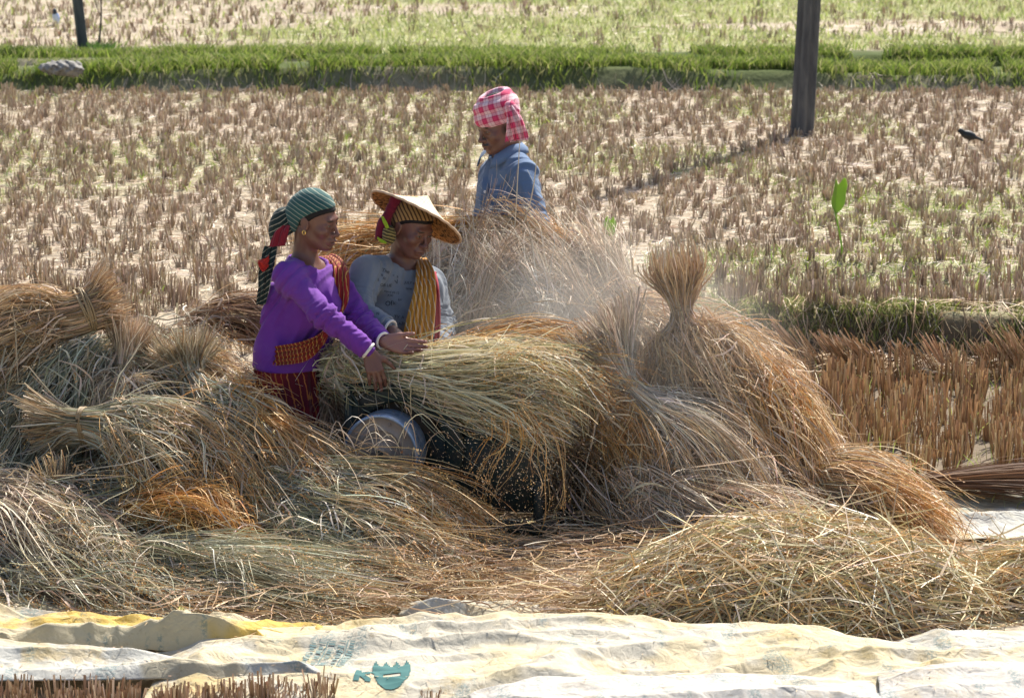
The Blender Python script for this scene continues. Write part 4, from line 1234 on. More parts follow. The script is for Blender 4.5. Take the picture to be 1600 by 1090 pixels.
# neckband
nbc = nb1 + fw1 * .022 + A(0, 0, -.012)
M_SKIRT = stripe_mat("red_print_skirt", (.20, .015, .02), (.40, .14, .04), 13, .90, (1, -.3, .25), (.10, .01, .02), 3)
def skirt(c, top_z, bot_z, r0, r1, nm, m, parent, npl=17, sq=.85, T=None):
    nu, nv = 120, 30
    th = np.linspace(0, 6.28318, nu, endpoint=False)[:, None]; s = np.linspace(0, 1, nv)[None]
    rr = r0 + (r1 - r0) * s ** .7 + (.004 + .020 * s) * np.sin(th * npl + 2 * np.sin(th * 3) + s * 1.5) + .008 * s * np.sin(th * 41)
    lx, ly = rr * np.cos(th) * sq, rr * np.sin(th)
    V = np.stack([c[0] + lx * T[0, 0] + ly * T[0, 1], c[1] + lx * T[1, 0] + ly * T[1, 1], top_z + (bot_z - top_z) * s + 0 * th], -1)
    V2 = V.copy(); V2[..., :2] = c[:2] + (V[..., :2] - c[:2]) * .965
    n = nu * nv
    return mk(nm, np.concatenate([V.reshape(-1, 3), V2.reshape(-1, 3)]), [grid_faces(nu, nv, wrap=True), grid_faces(nu, nv, wrap=True)[:, ::-1] + n], m, parent)
skirt(hip1, hip1[2] + .085, .10, .150, .21, "skirt", M_SKIRT, pu, T=T1)
# red shawl over the far shoulder, wrapped round the waist
M_RED = stripe_mat("red_gold_shawl", (.30, .022, .02), (.48, .27, .07), 19, .88, (1, -.2, .12), (.19, .02, .012), 2.5)
d = fw1 * .02
drape([W(496, 420, 13.24), W(512, 402, 13.20), W(528, 418, 13.06), W(529, 450, 13.0), W(524, 490, 12.97), W(506, 528, 12.85), W(475, 548, 12.80), W(430, 556, 12.84)],
      [A(.5, .6, 0)] * 2 + [A(.75, -.30, -.25)] * 2 + [A(.6, -.3, .3), A(.2, -.1, .9), A(0, 0, 1), A(0, .1, 1)], [.10, .10, .105, .10, .085, .075, .085, .08], 4, .006, .004, "shawl", M_RED, pu, 4)
# headscarf: cap, bun of cloth, hanging tail
M_TEAL = stripe_mat("striped_teal_scarf", (.030, .095, .092), (.30, .33, .26), 19, .90, (.55, .12, .83), None, 1.0)
M_DARKS = stripe_mat("dark_striped_scarf", (.016, .032, .030), (.34, .31, .23), 17, .91, (-.5, .1, .85), None, 2.5)
L1 = lambda *v: o1 + R1 @ A(*v)
cap = [p_ell(L1(-.018, 0, .030), (.101, .083, .092), R1, .02), p_ell(L1(-.075, 0, -.010), (.060, .062, .075), R1, .03),
       p_ell(L1(.085, 0, -.06), (.135, .20, .128), R1, .012, 's')]
V, F = sdf_mesh(cap, .0042, wrinkle(12, .0022, 1.1, 5, (.5, .2, .6)))
sc1 = mk("headscarf", V, [F], M_TEAL, pu)
V, F = sdf_mesh([p_ell(L1(-.118, -.01, -.045), (.050, .052, .055), R1, .03), p_ell(L1(-.150, -.01, -.085), (.042, .05, .075), R1, .03), p_cone(L1(-.085, 0, -.02), L1(-.13, -.01, -.05), .04, .04, .03)], .0045, wrinkle(15, .0050, 1.4, 6, (.3, .2, .9)))
mk("scarf_knot", V, [F], M_DARKS, sc1)
drape([W(424, 385, 12.97), W(419, 405, 12.95), W(414, 425, 12.94), W(412, 450, 12.93), W(408, 475, 12.93)], [A(1, .1, 0)] * 5, [.05, .06, .055, .045, .035], 2.5, .008, .004, "scarf_tail", M_DARKS, sc1, 6)
M_REDP = cloth_mat("red_cloth", (.48, .03, .02))
drape([W(420, 408, 12.93), W(412, 414, 12.92), W(404, 410, 12.91)], [A(.1, .1, 1)] * 3, [.045, .05, .012], 1.5, .004, .004, "red_scarf_corner", M_REDP, sc1, 7)
drape([W(432, 385, 12.905), W(440, 362, 12.90), W(446, 352, 12.91)], [A(1, -.1, .1)] * 3, [.065, .06, .03], 2, .004, .004, "red_scarf_fold", cloth_mat("maroon_cloth", (.20, .015, .03)), sc1, 8)
V, F = sdf_mesh([p_ell(L1(-.012, 0, .022), (.097, .0785, .084), R1, .02), p_ell(L1(.092, 0, -.07), (.115, .2, .122), R1, .008, 's')], .0042, lambda x, y, z: .0009 * np.sin(x * 600) * np.sin(z * 500))
mk("hair", V, [F], M_HAIR, pu)
ring(L1(.000, -.082, -.046), R1 @ A(.3, 1, 0), .0085, .0024, "earring", M_GOLD, pu, n=20)
ring(wrR + A(-.004, 0, .004), wrR - elR, .031, .0055, "bangle", M_BANGLE, pu, (1, 1.05))
ring(wrL + A(-.004, 0, .002), wrL - elL + A(.12, -.05, 0), .030, .0052, "bangle", M_BANGLE, pu, (1, 1.08))

# ================= woman in grey with the conical hat
o2 = W(645, 353, 13.32); R2 = frame((.68, -.73), math.radians(24), math.radians(-6))
gr = empty("person", (W(625, 860, 13.4)[0], 13.4, 0), "woman in grey lettered shirt with a yellow scarf, wearing the conical hat", "person")
fw2 = unit(A(.52, -.85, 0)); sd2 = np.cross(A(0, 0, 1), fw2); T2 = np.column_stack([fw2, sd2, A(0, 0, 1)])
shR2, shL2 = W(572, 426, 13.25), W(672, 442, 13.50)
elR2, wrR2 = W(562, 486, 13.10), W(611, 516, 12.99)
elL2, wrL2 = W(692, 508, 13.42), W(692, 560, 13.15)
nb2 = W(628, 410, 13.40); hip2 = W(632, 590, 13.48)
ch2 = (shR2 + shL2) / 2 + A(0, 0, -.12)
tors2 = [p_ell(ch2, (.115, .165, .175), T2, .05), p_ell(ch2 + fw2 * .060 - A(0, 0, .045), (.075, .13, .08), T2, .05), p_ell((ch2 + hip2) / 2 + fw2 * .02, (.125, .150, .18), T2, .06), p_ell(hip2, (.13, .165, .14), T2, .06),
         p_cone(shR2 + A(.02, .01, -.01), nb2 - A(0, 0, .025), .058, .058, .05), p_cone(shL2 + A(-.02, -.01, -.01), nb2 - A(0, 0, .025), .058, .058, .05)]
neck2 = [p_cone(nb2 - A(0, 0, .05), o2 + R2 @ A(-.034, 0, -.05), .058, .050, .025), p_cone(o2 + R2 @ A(-.025, -.045, -.06), nb2 + fw2 * .05 - A(0, 0, .015), .017, .013, .02), p_cone(o2 + R2 @ A(-.025, .045, -.06), nb2 + fw2 * .05 - A(0, 0, .015), .017, .013, .02)]
hand3 = hand_prims(wrR2, A(.72, -.35, -.55), A(.25, -.35, .88), 1, [(.30, .4, .3), (.35, .4, .3), (.40, .4, .3), (.45, .4, .3)], (.5, .3, .3), 1.0, .04)
hand4 = hand_prims(wrL2, A(-.45, -.65, -.45), A(.3, -.4, .85), -1, [(.35, .4, .3)] * 4, (.5, .3, .3), 1.0, .04)
allp = tors2 + neck2 + legs_prims(hip2, sd2, fwd=fw2) + limbs(shR2, elR2, wrR2, .047, .037, .026) + limbs(shL2, elL2, wrL2, .047, .037, .026) + head_prims(o2, R2) + hand3 + hand4
skin_mesh("body", allp, .0034, gr, SKIN2, head_tints(o2, R2, (.15, .065, .06)))
M_GREY = cloth_mat("washed_grey_jersey", (.185, .215, .255), dirt=(.30, .30, .29))
cR2 = elR2 + (wrR2 - elR2) * .80; cL2 = elL2 + (wrL2 - elL2) * .9
shp2 = infl(tors2, .013) + [p_cone(shR2, elR2, .063, .056, .05), p_cone(elR2, cR2, .056, .045, .03), p_cone(shL2, elL2, .061, .054, .05), p_cone(elL2, cL2, .054, .044, .03),
       p_ell(nb2 + fw2 * .035 + A(0, 0, .04), (.086, .090, .076), T2, .012, 's')]
V, F = sdf_mesh(shp2, .0052, lambda x, y, z: wrinkle(9, .025, 1.0, 8, (.3, .2, .8))(x, y, z) * calm_at(nb2)(x, y, z) + sleeve_folds(shR2, elR2, cR2, 7)(x, y, z) + sleeve_folds(shL2, elL2, cL2, 8)(x, y, z))
shirt2 = mk("shirt", V, [F], M_GREY, gr)
bvh2 = BVHTree.FromPolygons([tuple(v) for v in V], [tuple(int(i) for i in f) for f in F])
ring(cR2, cR2 - elR2, .043, .008, "cuff", M_GREY, shirt2)
ring(cL2, cL2 - elL2, .042, .007, "cuff", M_GREY, shirt2)
M_PRINT = mat("faded_black_print", (.035, .038, .05), .8)
def text_mesh(s, size):
    cu = bpy.data.curves.new("lettering", 'FONT'); cu.body = s; cu.size = size; cu.fill_mode = 'BOTH'; cu.resolution_u = 3
    ob = bpy.data.objects.new("lettering", cu); COL.objects.link(ob)
    dg = bpy.context.evaluated_depsgraph_get()
    me = bpy.data.meshes.new_from_object(ob.evaluated_get(dg))
    V = np.array([v.co[:] for v in me.vertices]); P = [tuple(p.vertices) for p in me.polygons]
    bpy.data.objects.remove(ob); bpy.data.curves.remove(cu); bpy.data.meshes.remove(me)
    return V, P
pv, pf = [], []
def print_on(s, px, py, size, ang=0.0):
    V, P = text_mesh(s, size * .82)
    c, sn = math.cos(ang), math.sin(ang)
    ok = True; out = []
    for x, y, _ in V:
        X, Y = x * c - y * sn, x * sn + y * c
        w = W(px, py, 12.6) + T2[:, 1] * X * -0 + unit(A(.95, .3, 0)) * X + A(0, 0, 1) * Y
        ray = unit(w - A(0, 0, CAMH))
        h = bvh2.ray_cast(Vector(w), Vector(ray), 2.0)
        if h[0] is None: return
        out.append(np.array(h[0]) - ray * .0025 + np.array(h[1]) * 0)
    b = len(pv); pv.extend(out); pf.extend([tuple(i + b for i in p) for p in P])
for s, px, py, sz, an in (("The", 596, 424, .026, -.35), ("fit", 598, 436, .018, -.3), ("OB LIE", 594, 447, .020, -.12), ("mend ob 12", 600, 456, .016, -.2), ("XXI", 605, 463, .018, -.1), ("Of", 602, 478, .034, .05), ("k:", 614, 476, .026, 0),
                        ("u", 614, 431, .014, 0), ("a", 620, 434, .020, 0), ("V", 618, 444, .030, .3), ("JULY sale", 632, 443, .018, -.12), ("now on", 634, 452, .018, -.15), ("kir", 622, 470, .018, 0), ("N", 588, 492, .02, 0), ("TY", 615, 497, .024, -.2), ("A", 627, 498, .022, 0),
                        ("noLAZ", 613, 508, .020, 0), ("in", 629, 507, .022, 0), ("E", 590, 439, .018, 0), ("8", 596, 432, .018, .2)):
    print_on(s, px, py, sz, an)
if pv:
    me = bpy.data.meshes.new("printed_lettering"); me.from_pydata([tuple(p) for p in pv], [], pf); me.materials.append(M_PRINT)
    put("printed_lettering", me, shirt2)
skirt(hip2, hip2[2] + .06, .10, .165, .22, "skirt", cloth_mat("dark_skirt", (.12, .03, .04)), gr, T=T2)
# yellow scarf over the left shoulder
M_YEL = stripe_mat("yellow_scarf", (.52, .25, .035), (.60, .50, .34), 17, .88, (1, .2, .10), (.46, .19, .02), 3)
dy = lambda px, py, Y: W(px, py, Y)
drape([dy(664, 440, 13.62), dy(657, 414, 13.56), dy(658, 406, 13.44), dy(664, 425, 13.31), dy(663, 460, 13.215), dy(657, 500, 13.17), dy(650, 545, 13.10), dy(645, 590, 13.06)], [A(.95, .25, -.1)] * 8, [.07, .05, .05, .075, .095, .115, .13, .15], 5, .006, .004, "scarf", M_YEL, gr, 3)
drape([dy(682, 436, 13.5), dy(676, 428, 13.42), dy(682, 455, 13.30), dy(684, 500, 13.24), dy(681, 550, 13.17)], [A(.95, .25, 0)] * 5, [.025, .025, .025, .024, .024], 1, .004, .004, "red_scarf_border", cloth_mat("crimson_cloth", (.34, .03, .05)), gr, 5)
# head wrap, knot, hat
L2 = lambda *v: o2 + R2 @ A(*v)
M_WRAP = stripe_mat("mustard_weave", (.34, .21, .08), (.07, .04, .02), 21, .60, (.85, .1, .35), None, 1.0)
V, F = sdf_mesh([p_ell(L2(-.018, 0, .032), (.102, .085, .090), R2, .02), p_ell(L2(-.07, 0, -.005), (.06, .065, .07), R2, .03), p_ell(L2(.085, 0, -.06), (.135, .2, .125), R2, .01, 's')], .0042, wrinkle(31, .0018, 1.2, 4))
wr2 = mk("head_wrap", V, [F], M_WRAP, gr)
M_MAR = cloth_mat("maroon_headcloth", (.15, .014, .035))
V, F = sdf_mesh([p_ell(W(601, 352, 13.30), (.028, .04, .040), None, .015), p_cone(W(597, 350, 13.28), W(593, 368, 13.28), .020, .022, .015), p_cone(W(605, 338, 13.29), W(618, 312, 13.30), .020, .024, .015)], .0045, wrinkle(33, .0085, 1.7, 6))
mk("headcloth_knot", V, [F], M_MAR, wr2)
M_LIME = cloth_mat("lime_cloth", (.30, .45, .03))
drape([W(598, 338, 13.235), W(603, 350, 13.225), W(606, 356, 13.23)], [A(1, 0, .3)] * 3, [.008, .016, .012], 1, .002, .003, "lime_cloth_edge", M_LIME, wr2, 1, 15, 12)
drape([W(590, 371, 13.25), W(598, 377, 13.24), W(604, 378, 13.24)], [A(.2, 0, 1)] * 3, [.008, .014, .01], 1, .002, .003, "lime_cloth_corner", M_LIME, wr2, 1, 15, 12)
V, F = sdf_mesh([p_ell(W(608, 367, 13.26), (.03, .035, .042), None, .01)], .0045, wrinkle(35, .004, 1.6, 6))
mk("knot_wrap", V, [F], stripe_mat("olive_stripe", (.08, .07, .03), (.42, .33, .12), 24, .80, (.3, .1, .9)), wr2)
V, F = sdf_mesh([p_ell(L2(-.012, 0, .022), (.097, .0785, .084), R2, .02), p_ell(L2(.080, 0, -.07), (.115, .2, .120), R2, .008, 's')], .0042, lambda x, y, z: .0009 * np.sin(x * 600) * np.sin(z * 500))
mk("hair", V, [F], M_HAIR, gr)
V, F = sdf_mesh([p_ell(L2(.000, -.086, -.040), (.005, .005, .006))], .0015)
mk("ear_stud", V, [F], M_PEARL, gr)
ring(wrR2 + A(-.004, .0, .002), wrR2 - elR2 + A(0, 0, .03), .035, .0052, "bangle", M_BANGLE, gr, (1, 1.1))
q = np.linspace(.1, 3.0, 26)
pts = nb2 + fw2 * .02 + A(0, 0, .0) + np.stack([np.cos(q)] * 3, -1) * sd2 * .062 + np.stack([np.sin(q)] * 3, -1) * (fw2 * .070 - A(0, 0, .055))
V, F = tube(pts, .0016, 6)
mk("necklace", V, F, M_PEARL, gr)
# hat
hax = unit(A(.46, .36, .82)); hu = unit(np.cross(hax, A(0, 1, 0))); hv = np.cross(hax, hu)
hc = W(651, 338, 13.32)
M_HAT = mat("woven_bamboo", (.50, .38, .24), .75, .25)
k = NT(M_HAT); v = k.coord()
ch_ = k.n("TexChecker", Vector=k.coord(scale=(1, 1, 1), rot=(.5, .3, .8)), Scale=90.0)
c = k.mix(.45, k.ramp(k.noise(v, 22, 5), [(.3, (.46, .34, .20)), (.6, (.66, .55, .40))]), k.mix(ch_.outputs[1], (.40, .27, .14), (.66, .55, .40)))
k.col(c).bump(ch_.outputs[1], .5, .003)
M_HATIN = mat("hat_lining", (.30, .15, .06), .85, .1)
k = NT(M_HATIN); v = k.coord()
k.col(k.ramp(k.noise(v, 70, 3), [(.42, (.06, .035, .02)), (.5, (.32, .15, .05)), (.7, (.42, .22, .08))]))
M_RIM = mat("hat_rim", (.50, .36, .24), .7)
rt_h = empty("conical_hat", hc, "conical woven straw hat tilted on the head of the woman in grey", "hat")
prof = [(0.0, .104), (.012, .094), (.05, .067), (.10, .039), (.15, .017), (.19, .003), (.212, -.003)]
pf_ = catmull([(a, b, 0) for a, b in prof], 22)
n = 72
th = np.arange(n) / n * 6.28318
def lathe(pr, wob=0):
    rr = pr[:, 0][None] * (1 + .006 * np.sin(th * 7)[:, None] + .004 * np.sin(th * 3 + 1)[:, None])
    zz = pr[:, 1][None] + .003 * np.sin(th * 3 + 1)[:, None] * (rr / .2) + .0012 * np.sin(th * 24)[:, None] * (rr / .2)
    return (hc + rr[..., None] * (np.cos(th)[:, None, None] * hu + np.sin(th)[:, None, None] * hv) + zz[..., None] * hax).reshape(-1, 3)
mk("crown", lathe(pf_), [grid_faces(n, 22, wrap=True)], M_HAT, rt_h)
mk("lining", lathe(pf_ - A(0, .006, 0)), [grid_faces(n, 22, wrap=True)[:, ::-1]], M_HATIN, rt_h)
V, F = tube(np.concatenate([lathe(pf_).reshape(n, 22, 3)[:, -1]] * 1 + [lathe(pf_).reshape(n, 22, 3)[:1, -1]]) - hax * .002, .0055, 8, cap=False)
mk("rim", V, F, M_RIM, rt_h)

# ================= man in the blue shirt
o3 = W(778, 193, 14.2); R3 = frame((-.84, -.54), math.radians(20), math.radians(0))
ma = empty("person", (W(800, 730, 14.25)[0], 14.25, 0), "man in blue collared shirt and pink checked turban looking down behind the straw", "person")
fw3 = unit(A(-.80, -.60, 0)); sd3 = np.cross(A(0, 0, 1), fw3); T3 = np.column_stack([fw3, sd3, A(0, 0, 1)])
shL3, shR3 = W(820, 272, 14.08), W(774, 272, 14.38)
elL3, wrL3 = W(836, 350, 13.97), W(790, 412, 13.88)
elR3, wrR3 = W(760, 345, 14.38), W(738, 400, 14.1)
nb3 = W(794, 240, 14.25); hip3 = W(800, 425, 14.28)
ch3 = (shL3 + shR3) / 2 + A(0, 0, -.13)
tors3 = [p_ell(ch3, (.115, .165, .19), T3, .05), p_ell((ch3 + hip3) / 2, (.108, .145, .19), T3, .06), p_ell(hip3, (.115, .15, .14), T3, .06),
         p_cone(shL3 + A(-.01, .02, -.01), nb3 - A(0, 0, .015), .052, .054, .05), p_cone(shR3 + A(.01, -.02, -.01), nb3 - A(0, 0, .015), .052, .054, .05)]
neck3 = [p_cone(nb3 - A(0, 0, .05), o3 + R3 @ A(-.030, 0, -.06), .062, .055, .03)]
hand5 = hand_prims(wrL3, A(-.7, -.3, -.6), A(.1, -.8, .5), -1, [(.4, .5, .3)] * 4, (.5, .3, .3), 1.08, .04)
hand6 = hand_prims(wrR3, A(-.3, -.5, -.8), A(-.6, .1, .5), 1, [(.4, .5, .3)] * 4, (.5, .3, .3), 1.08, .04)
L3 = lambda *v: o3 + R3 @ A(*v)
tin3 = head_tints(o3, R3, (.14, .065, .055))
tin3 += [(L3(.098, s * .012, -.0590), R3, (.013, .017, .0060), (.015, .012, .011)) for s in (1, -1)]
tin3 += [(L3(.01, s * .07, -.02), R3, (.022, .02, .03), (.06, .035, .027)) for s in (1, -1)]
mou = [p_cone(L3(.103, s * .003, -.0575), L3(.090, s * .026, -.066), .0058, .0035, .004) for s in (1, -1)]
skin_mesh("body", tors3 + neck3 + legs_prims(hip3, sd3, fwd=fw3) + limbs(shL3, elL3, wrL3, .05, .039, .027) + limbs(shR3, elR3, wrR3, .05, .039, .027) + head_prims(o3, R3) + mou + hand5 + hand6, .0034, ma, SKIN3, tin3)
M_BLUE = cloth_mat("faded_blue_cotton", (.095, .155, .27), dirt=(.19, .25, .34))
cL3 = elL3 + (wrL3 - elL3) * .9; cR3 = elR3 + (wrR3 - elR3) * .9
shp3 = infl(tors3, .015) + [p_cone(shL3, elL3, .062, .058, .025), p_cone(elL3, cL3, .060, .046, .03), p_cone(shR3, elR3, .066, .060, .05), p_cone(elR3, cR3, .062, .046, .03),
       p_ell(nb3 + fw3 * .035 + A(0, 0, .045), (.085, .080, .072), T3, .01, 's')]
V, F = sdf_mesh(shp3, .0052, lambda x, y, z: wrinkle(19, .024, 1.0, 7, (.2, .2, .9))(x, y, z) * calm_at(nb3)(x, y, z) + sleeve_folds(shL3, elL3, cL3, 9)(x, y, z))
shirt3 = mk("shirt", V, [F], M_BLUE, ma)
bvh3 = BVHTree.FromPolygons([tuple(v) for v in V], [tuple(int(i) for i in f) for f in F])
# collar
q = np.radians(np.linspace(22, 338, 44)); nu = len(q)
cv = []
for a_ in q:
    dr = fw3 * math.cos(a_) + sd3 * math.sin(a_)
    fr_ = max(0, math.cos(a_)) ** 2
    top = nb3 + dr * (.074 + .010 * fr_) + A(0, 0, .052 - .040 * fr_) + fw3 * .014
    low = nb3 + dr * (.104 + .034 * fr_) + A(0, 0, .008 - .070 * fr_) + fw3 * .014
    inn = nb3 + dr * (.069 + .008 * fr_) + A(0, 0, -.01 - .045 * fr_) + fw3 * .014
    cv.append([inn, top - dr * .003, top, top * .45 + low * .55 + dr * .010, low, low - dr * .006, top * .4 + low * .6 + dr * .002])
cv = np.array(cv)
mk("collar", cv.reshape(-1, 3), [grid_faces(nu, 7)], M_BLUE, shirt3)
# placket and buttons laid on the chest
def on_chest(px, py, bv, off=.004):
    o_ = A(0, 0, CAMH); d_ = unit(W(px, py, 14) - o_)
    h = bv.ray_cast(Vector(o_), Vector(d_), 40)
    return None if h[0] is None else np.array(h[0]) + np.array(h[1]) * off
pl_ = [on_chest(px, py, bvh3, .002) for px, py in ((765, 252), (764, 262), (761, 278), (759, 296), (757, 316), (756, 338))]
pl_ = [p for p in pl_ if p is not None]
if len(pl_) > 3:
    drape(pl_, [unit(A(.8, -.45, 0))] * len(pl_), [.030] * len(pl_), .5, .0015, .004, "placket", M_BLUE, shirt3, 2, 9, 30)
for px, py in ((762, 270), (759, 300), (757, 328)):
    p = on_chest(px, py, bvh3, .006)
    if p is not None:
        ring(p, unit(A(-.45, -.85, .2)), .0042, .0028, "button", M_PEARL, shirt3, n=16)
pk = [on_chest(px, py, bvh3, .003) for px, py in ((779, 292), (779, 305), (780, 322))]
if all(p is not None for p in pk):
    drape(pk, [unit(A(.95, -.2, 0))] * 3, [.075, .075, .07], .5, .001, .004, "chest_pocket", M_BLUE, shirt3, 2, 12, 12)
skirt(hip3, hip3[2] + .10, .25, .135, .17, "lungi", cloth_mat("checked_lungi", (.16, .17, .22)), ma, T=T3, npl=9)
# turban
def plaid(name, rotv):
    m = mat(name, (.6, .1, .2), .85, .15, sheen=.2)
    k = NT(m); v = k.coord(rot=rotv)
    a = k.ramp(k.wave(v, 6.5, .6, 'X'), [(.42, (0, 0, 0)), (.58, (1, 1, 1))])
    b = k.ramp(k.wave(v, 6, .6, 'Z'), [(.42, (0, 0, 0)), (.58, (1, 1, 1))])
    c = k.mix(k.math('MULTIPLY', k.math('ADD', a, b), .5), (.58, .05, .14), (.72, .52, .56))
    ln = k.ramp(k.math('MAXIMUM', k.wave(v, 20, .3, 'X'), k.wave(v, 18, .3, 'Z')), [(.965, (0, 0, 0)), (.985, (1, 1, 1))])
    k.col(k.mix(k.math('MULTIPLY', ln, .55), c, (.16, .02, .06))).bump(k.noise(v, 70, 4), .3, .006)
    return m
M_PLAID = plaid("pink_check_cloth", (.2, .25, .5))
def tring(c, R, rx, ry, th, hh, k=.006):
    "elliptic roll of cloth around the head"
    c = np.asarray(c, float)
    def f(x, y, z):
        X, Y, Z = x - c[0], y - c[1], z - c[2]
        a_, b_, e_ = [X * R[0, i] + Y * R[1, i] + Z * R[2, i] for i in range(3)]
        rho = np.sqrt((a_ / rx) ** 2 + (b_ / ry) ** 2) + 1e-9
        dr = (rho - 1) * np.sqrt(a_ ** 2 + b_ ** 2) / rho
        return (np.sqrt((dr / th) ** 2 + (e_ / hh) ** 2) - 1) * min(th, hh) * .9
    ext = max(rx, ry) + max(th, hh)
    return dict(f=f, lo=c - ext, hi=c + ext, k=k, op='u')
def tilt(R, a, b):
    return R @ np.array(((math.cos(a), 0, math.sin(a)), (0, 1, 0), (-math.sin(a), 0, math.cos(a)))) @ np.array(((1, 0, 0), (0, math.cos(b), -math.sin(b)), (0, math.sin(b), math.cos(b))))
tb = [tring(L3(-.010, 0, .040), tilt(R3, -.10, .05), .093, .078, .017, .030), tring(L3(-.016, 0, .062), tilt(R3, .22, -.16), .094, .079, .018, .028),
      tring(L3(-.014, 0, .082), tilt(R3, -.16, .18), .088, .074, .017, .027), tring(L3(-.020, 0, .104), tilt(R3, .12, -.10), .076, .064, .015, .024), tring(L3(-.020, 0, .122), tilt(R3, -.05, .12), .062, .054, .012, .017)]
V, F = sdf_mesh(tb, .0042, wrinkle(41, .0020, 1.3, 5, (0, 0, 1)))
tur = mk("turban", V, [F], M_PLAID, ma)
V, F = sdf_mesh([p_ell(L3(-.014, 0, .040), (.090, .075, .088), R3, .02), p_ell(L3(-.02, 0, .112), (.052, .046, .022), R3, .02), p_ell(L3(.088, 0, -.075), (.115, .2, .128), R3, .008, 's')], .0042, lambda x, y, z: .002 * np.sin(x * 330 + 3 * np.sin(z * 90)) * np.sin(z * 400 + y * 200))
mk("hair", V, [F], M_HAIR, ma)
V, F = sdf_mesh([p_ell(W(797, 170, 14.10), (.030, .03, .036), None, .015), p_cone(W(796, 165, 14.10), W(806, 172, 14.09), .012, .018, .012)], .004, wrinkle(44, .0045, 1.6, 6))
mk("turban_knot", V, [F], M_PLAID, tur)
M_PLAID2 = plaid("pink_check_tail", (.2, .25, .1))
drape([W(797, 168, 14.08), W(800, 185, 14.06), W(801, 203, 14.06), W(799, 216, 14.07)], [A(1, -.1, 0)] * 4, [.03, .042, .05, .055], 2.2, .007, .003, "turban_tail", M_PLAID2, tur, 11, fringe=.02)
drape([W(796, 166, 14.07), W(806, 182, 14.05), W(812, 198, 14.05), W(816, 213, 14.06)], [A(1, .1, .1)] * 4, [.03, .045, .05, .05], 2, .007, .003, "turban_tail", M_PLAID2, tur, 14, fringe=.025)
# ------------------------------------------------------------------ drum thresher
M_IRON = mat("dark_green_painted_iron", (.018, .030, .026), .55, .4)
k = NT(M_IRON); v = k.coord(); k.col(k.mix(k.ramp(k.noise(v, 14, 5), [(.45, (0, 0, 0)), (.7, (1, 1, 1))]), (.014, .026, .022), (.05, .040, .030))).bump(k.noise(v, 40), .3, .003)
M_DRUM = mat("worn_blue_steel", (.16, .22, .32), .35, .5, metal=.55)
k = NT(M_DRUM); v = k.coord(); k.col(k.ramp(k.noise(v, 16, 6), [(.35, (.20, .29, .46)), (.58, (.32, .42, .58)), (.74, (.38, .31, .23))]))
k.set(k.b.inputs["Roughness"], k.ramp(k.noise(v, 26, 4), [(.3, (.22, .22, .22)), (.7, (.5, .5, .5))])); k.bump(k.noise(v, 50), .15, .003)
M_FACE = mat("dusty_drum_face", (.16, .13, .11), .6, .4, metal=.2)
k = NT(M_FACE); v = k.coord(); k.col(k.ramp(k.noise(v, 12, 6), [(.3, (.20, .165, .145)), (.6, (.32, .265, .225)), (.8, (.46, .39, .32))])).bump(k.noise(v, 60), .2, .002)
M_WOOD = mat("dark_wood", (.06, .045, .035), .85)

def box(c, s, R=None, bev=.004):
    "bevelled box"
    c = np.asarray(c, float); s = np.asarray(s, float) / 2
    R = np.eye(3) if R is None else R
    V = []
    for sx in (-1, 1):
        for sy in (-1, 1):
            for sz in (-1, 1):
                p = A(sx, sy, sz)
                for i in range(3):
                    q = (s - bev) * p; q[i] = s[i] * p[i]; V.append(q)
    V = np.array(V)
    from itertools import product
    idx = {(sx, sy, sz, i): j * 3 + i for j, (sx, sy, sz) in enumerate(product((-1, 1), repeat=3)) for i in range(3)}
    F4, F3 = [], []
    for i in range(3):
        a, b = [q for q in range(3) if q != i]
        for sg in (-1, 1):
            q = []
            for u, w in ((-1, -1), (1, -1), (1, 1), (-1, 1)):
                t = [0, 0, 0]; t[i] = sg; t[a] = u; t[b] = w; q.append(idx[(*t, i)])
            F4.append(q)
    for i in range(3):
        a, b = [q for q in range(3) if q != i]
        for u, w in product((-1, 1), repeat=2):
            t0 = [0, 0, 0]; t0[a] = u; t0[b] = w; t1 = list(t0); t0[i] = -1; t1[i] = 1
            F4.append([idx[(*t0, a)], idx[(*t1, a)], idx[(*t1, b)], idx[(*t0, b)]])
    for p in product((-1, 1), repeat=3): F3.append([idx[(*p, i)] for i in range(3)])
    V = c + V @ R.T
    F4 = np.array(F4); F3 = np.array(F3)
    def orient(F):
        cen = V[F].mean(1) - c; n = np.cross(V[F[:, 1]] - V[F[:, 0]], V[F[:, 2]] - V[F[:, 0]])
        fl = (cen * n).sum(1) < 0; F[fl] = F[fl][:, ::-1]; return F
    return V, [orient(F4), orient(F3)]

ax_d = unit(A(.28, .96, 0)); ax_s = unit(A(.96, -.28, 0)); ZZ = A(0, 0, 1)
dc = W(594, 708, 12.62)
RM = np.column_stack([ax_s, ax_d, ZZ])
th_ = empty("drum_thresher", A(dc[0], dc[1], 0), "dark iron drum thresher with a dusty blue round drum under the held sheaf", "thresher")
ML = lambda s, d, z: dc + ax_s * s + ax_d * d + ZZ * z
def disc_lathe(pr, c0, nm, m, parent, n=72):
    "pr: (radius, along axis)"
    pr = np.asarray(pr, float); th = np.arange(n) / n * 6.28318
    V = c0 + pr[:, 0][None, :, None] * (np.cos(th)[:, None, None] * ax_s + np.sin(th)[:, None, None] * ZZ) + pr[:, 1][None, :, None] * ax_d
    return mk(nm, V.reshape(-1, 3), [grid_faces(n, len(pr), wrap=True)[:, ::-1]], m, parent)
R0 = .158
dr_ = disc_lathe([(R0 - .012, .004), (R0 - .004, 0), (R0, .003), (R0, .06), (R0 - .0015, .066), (R0, .072), (R0, .125), (R0 - .004, .13), (.05, .13)], dc, "drum", M_DRUM, th_)
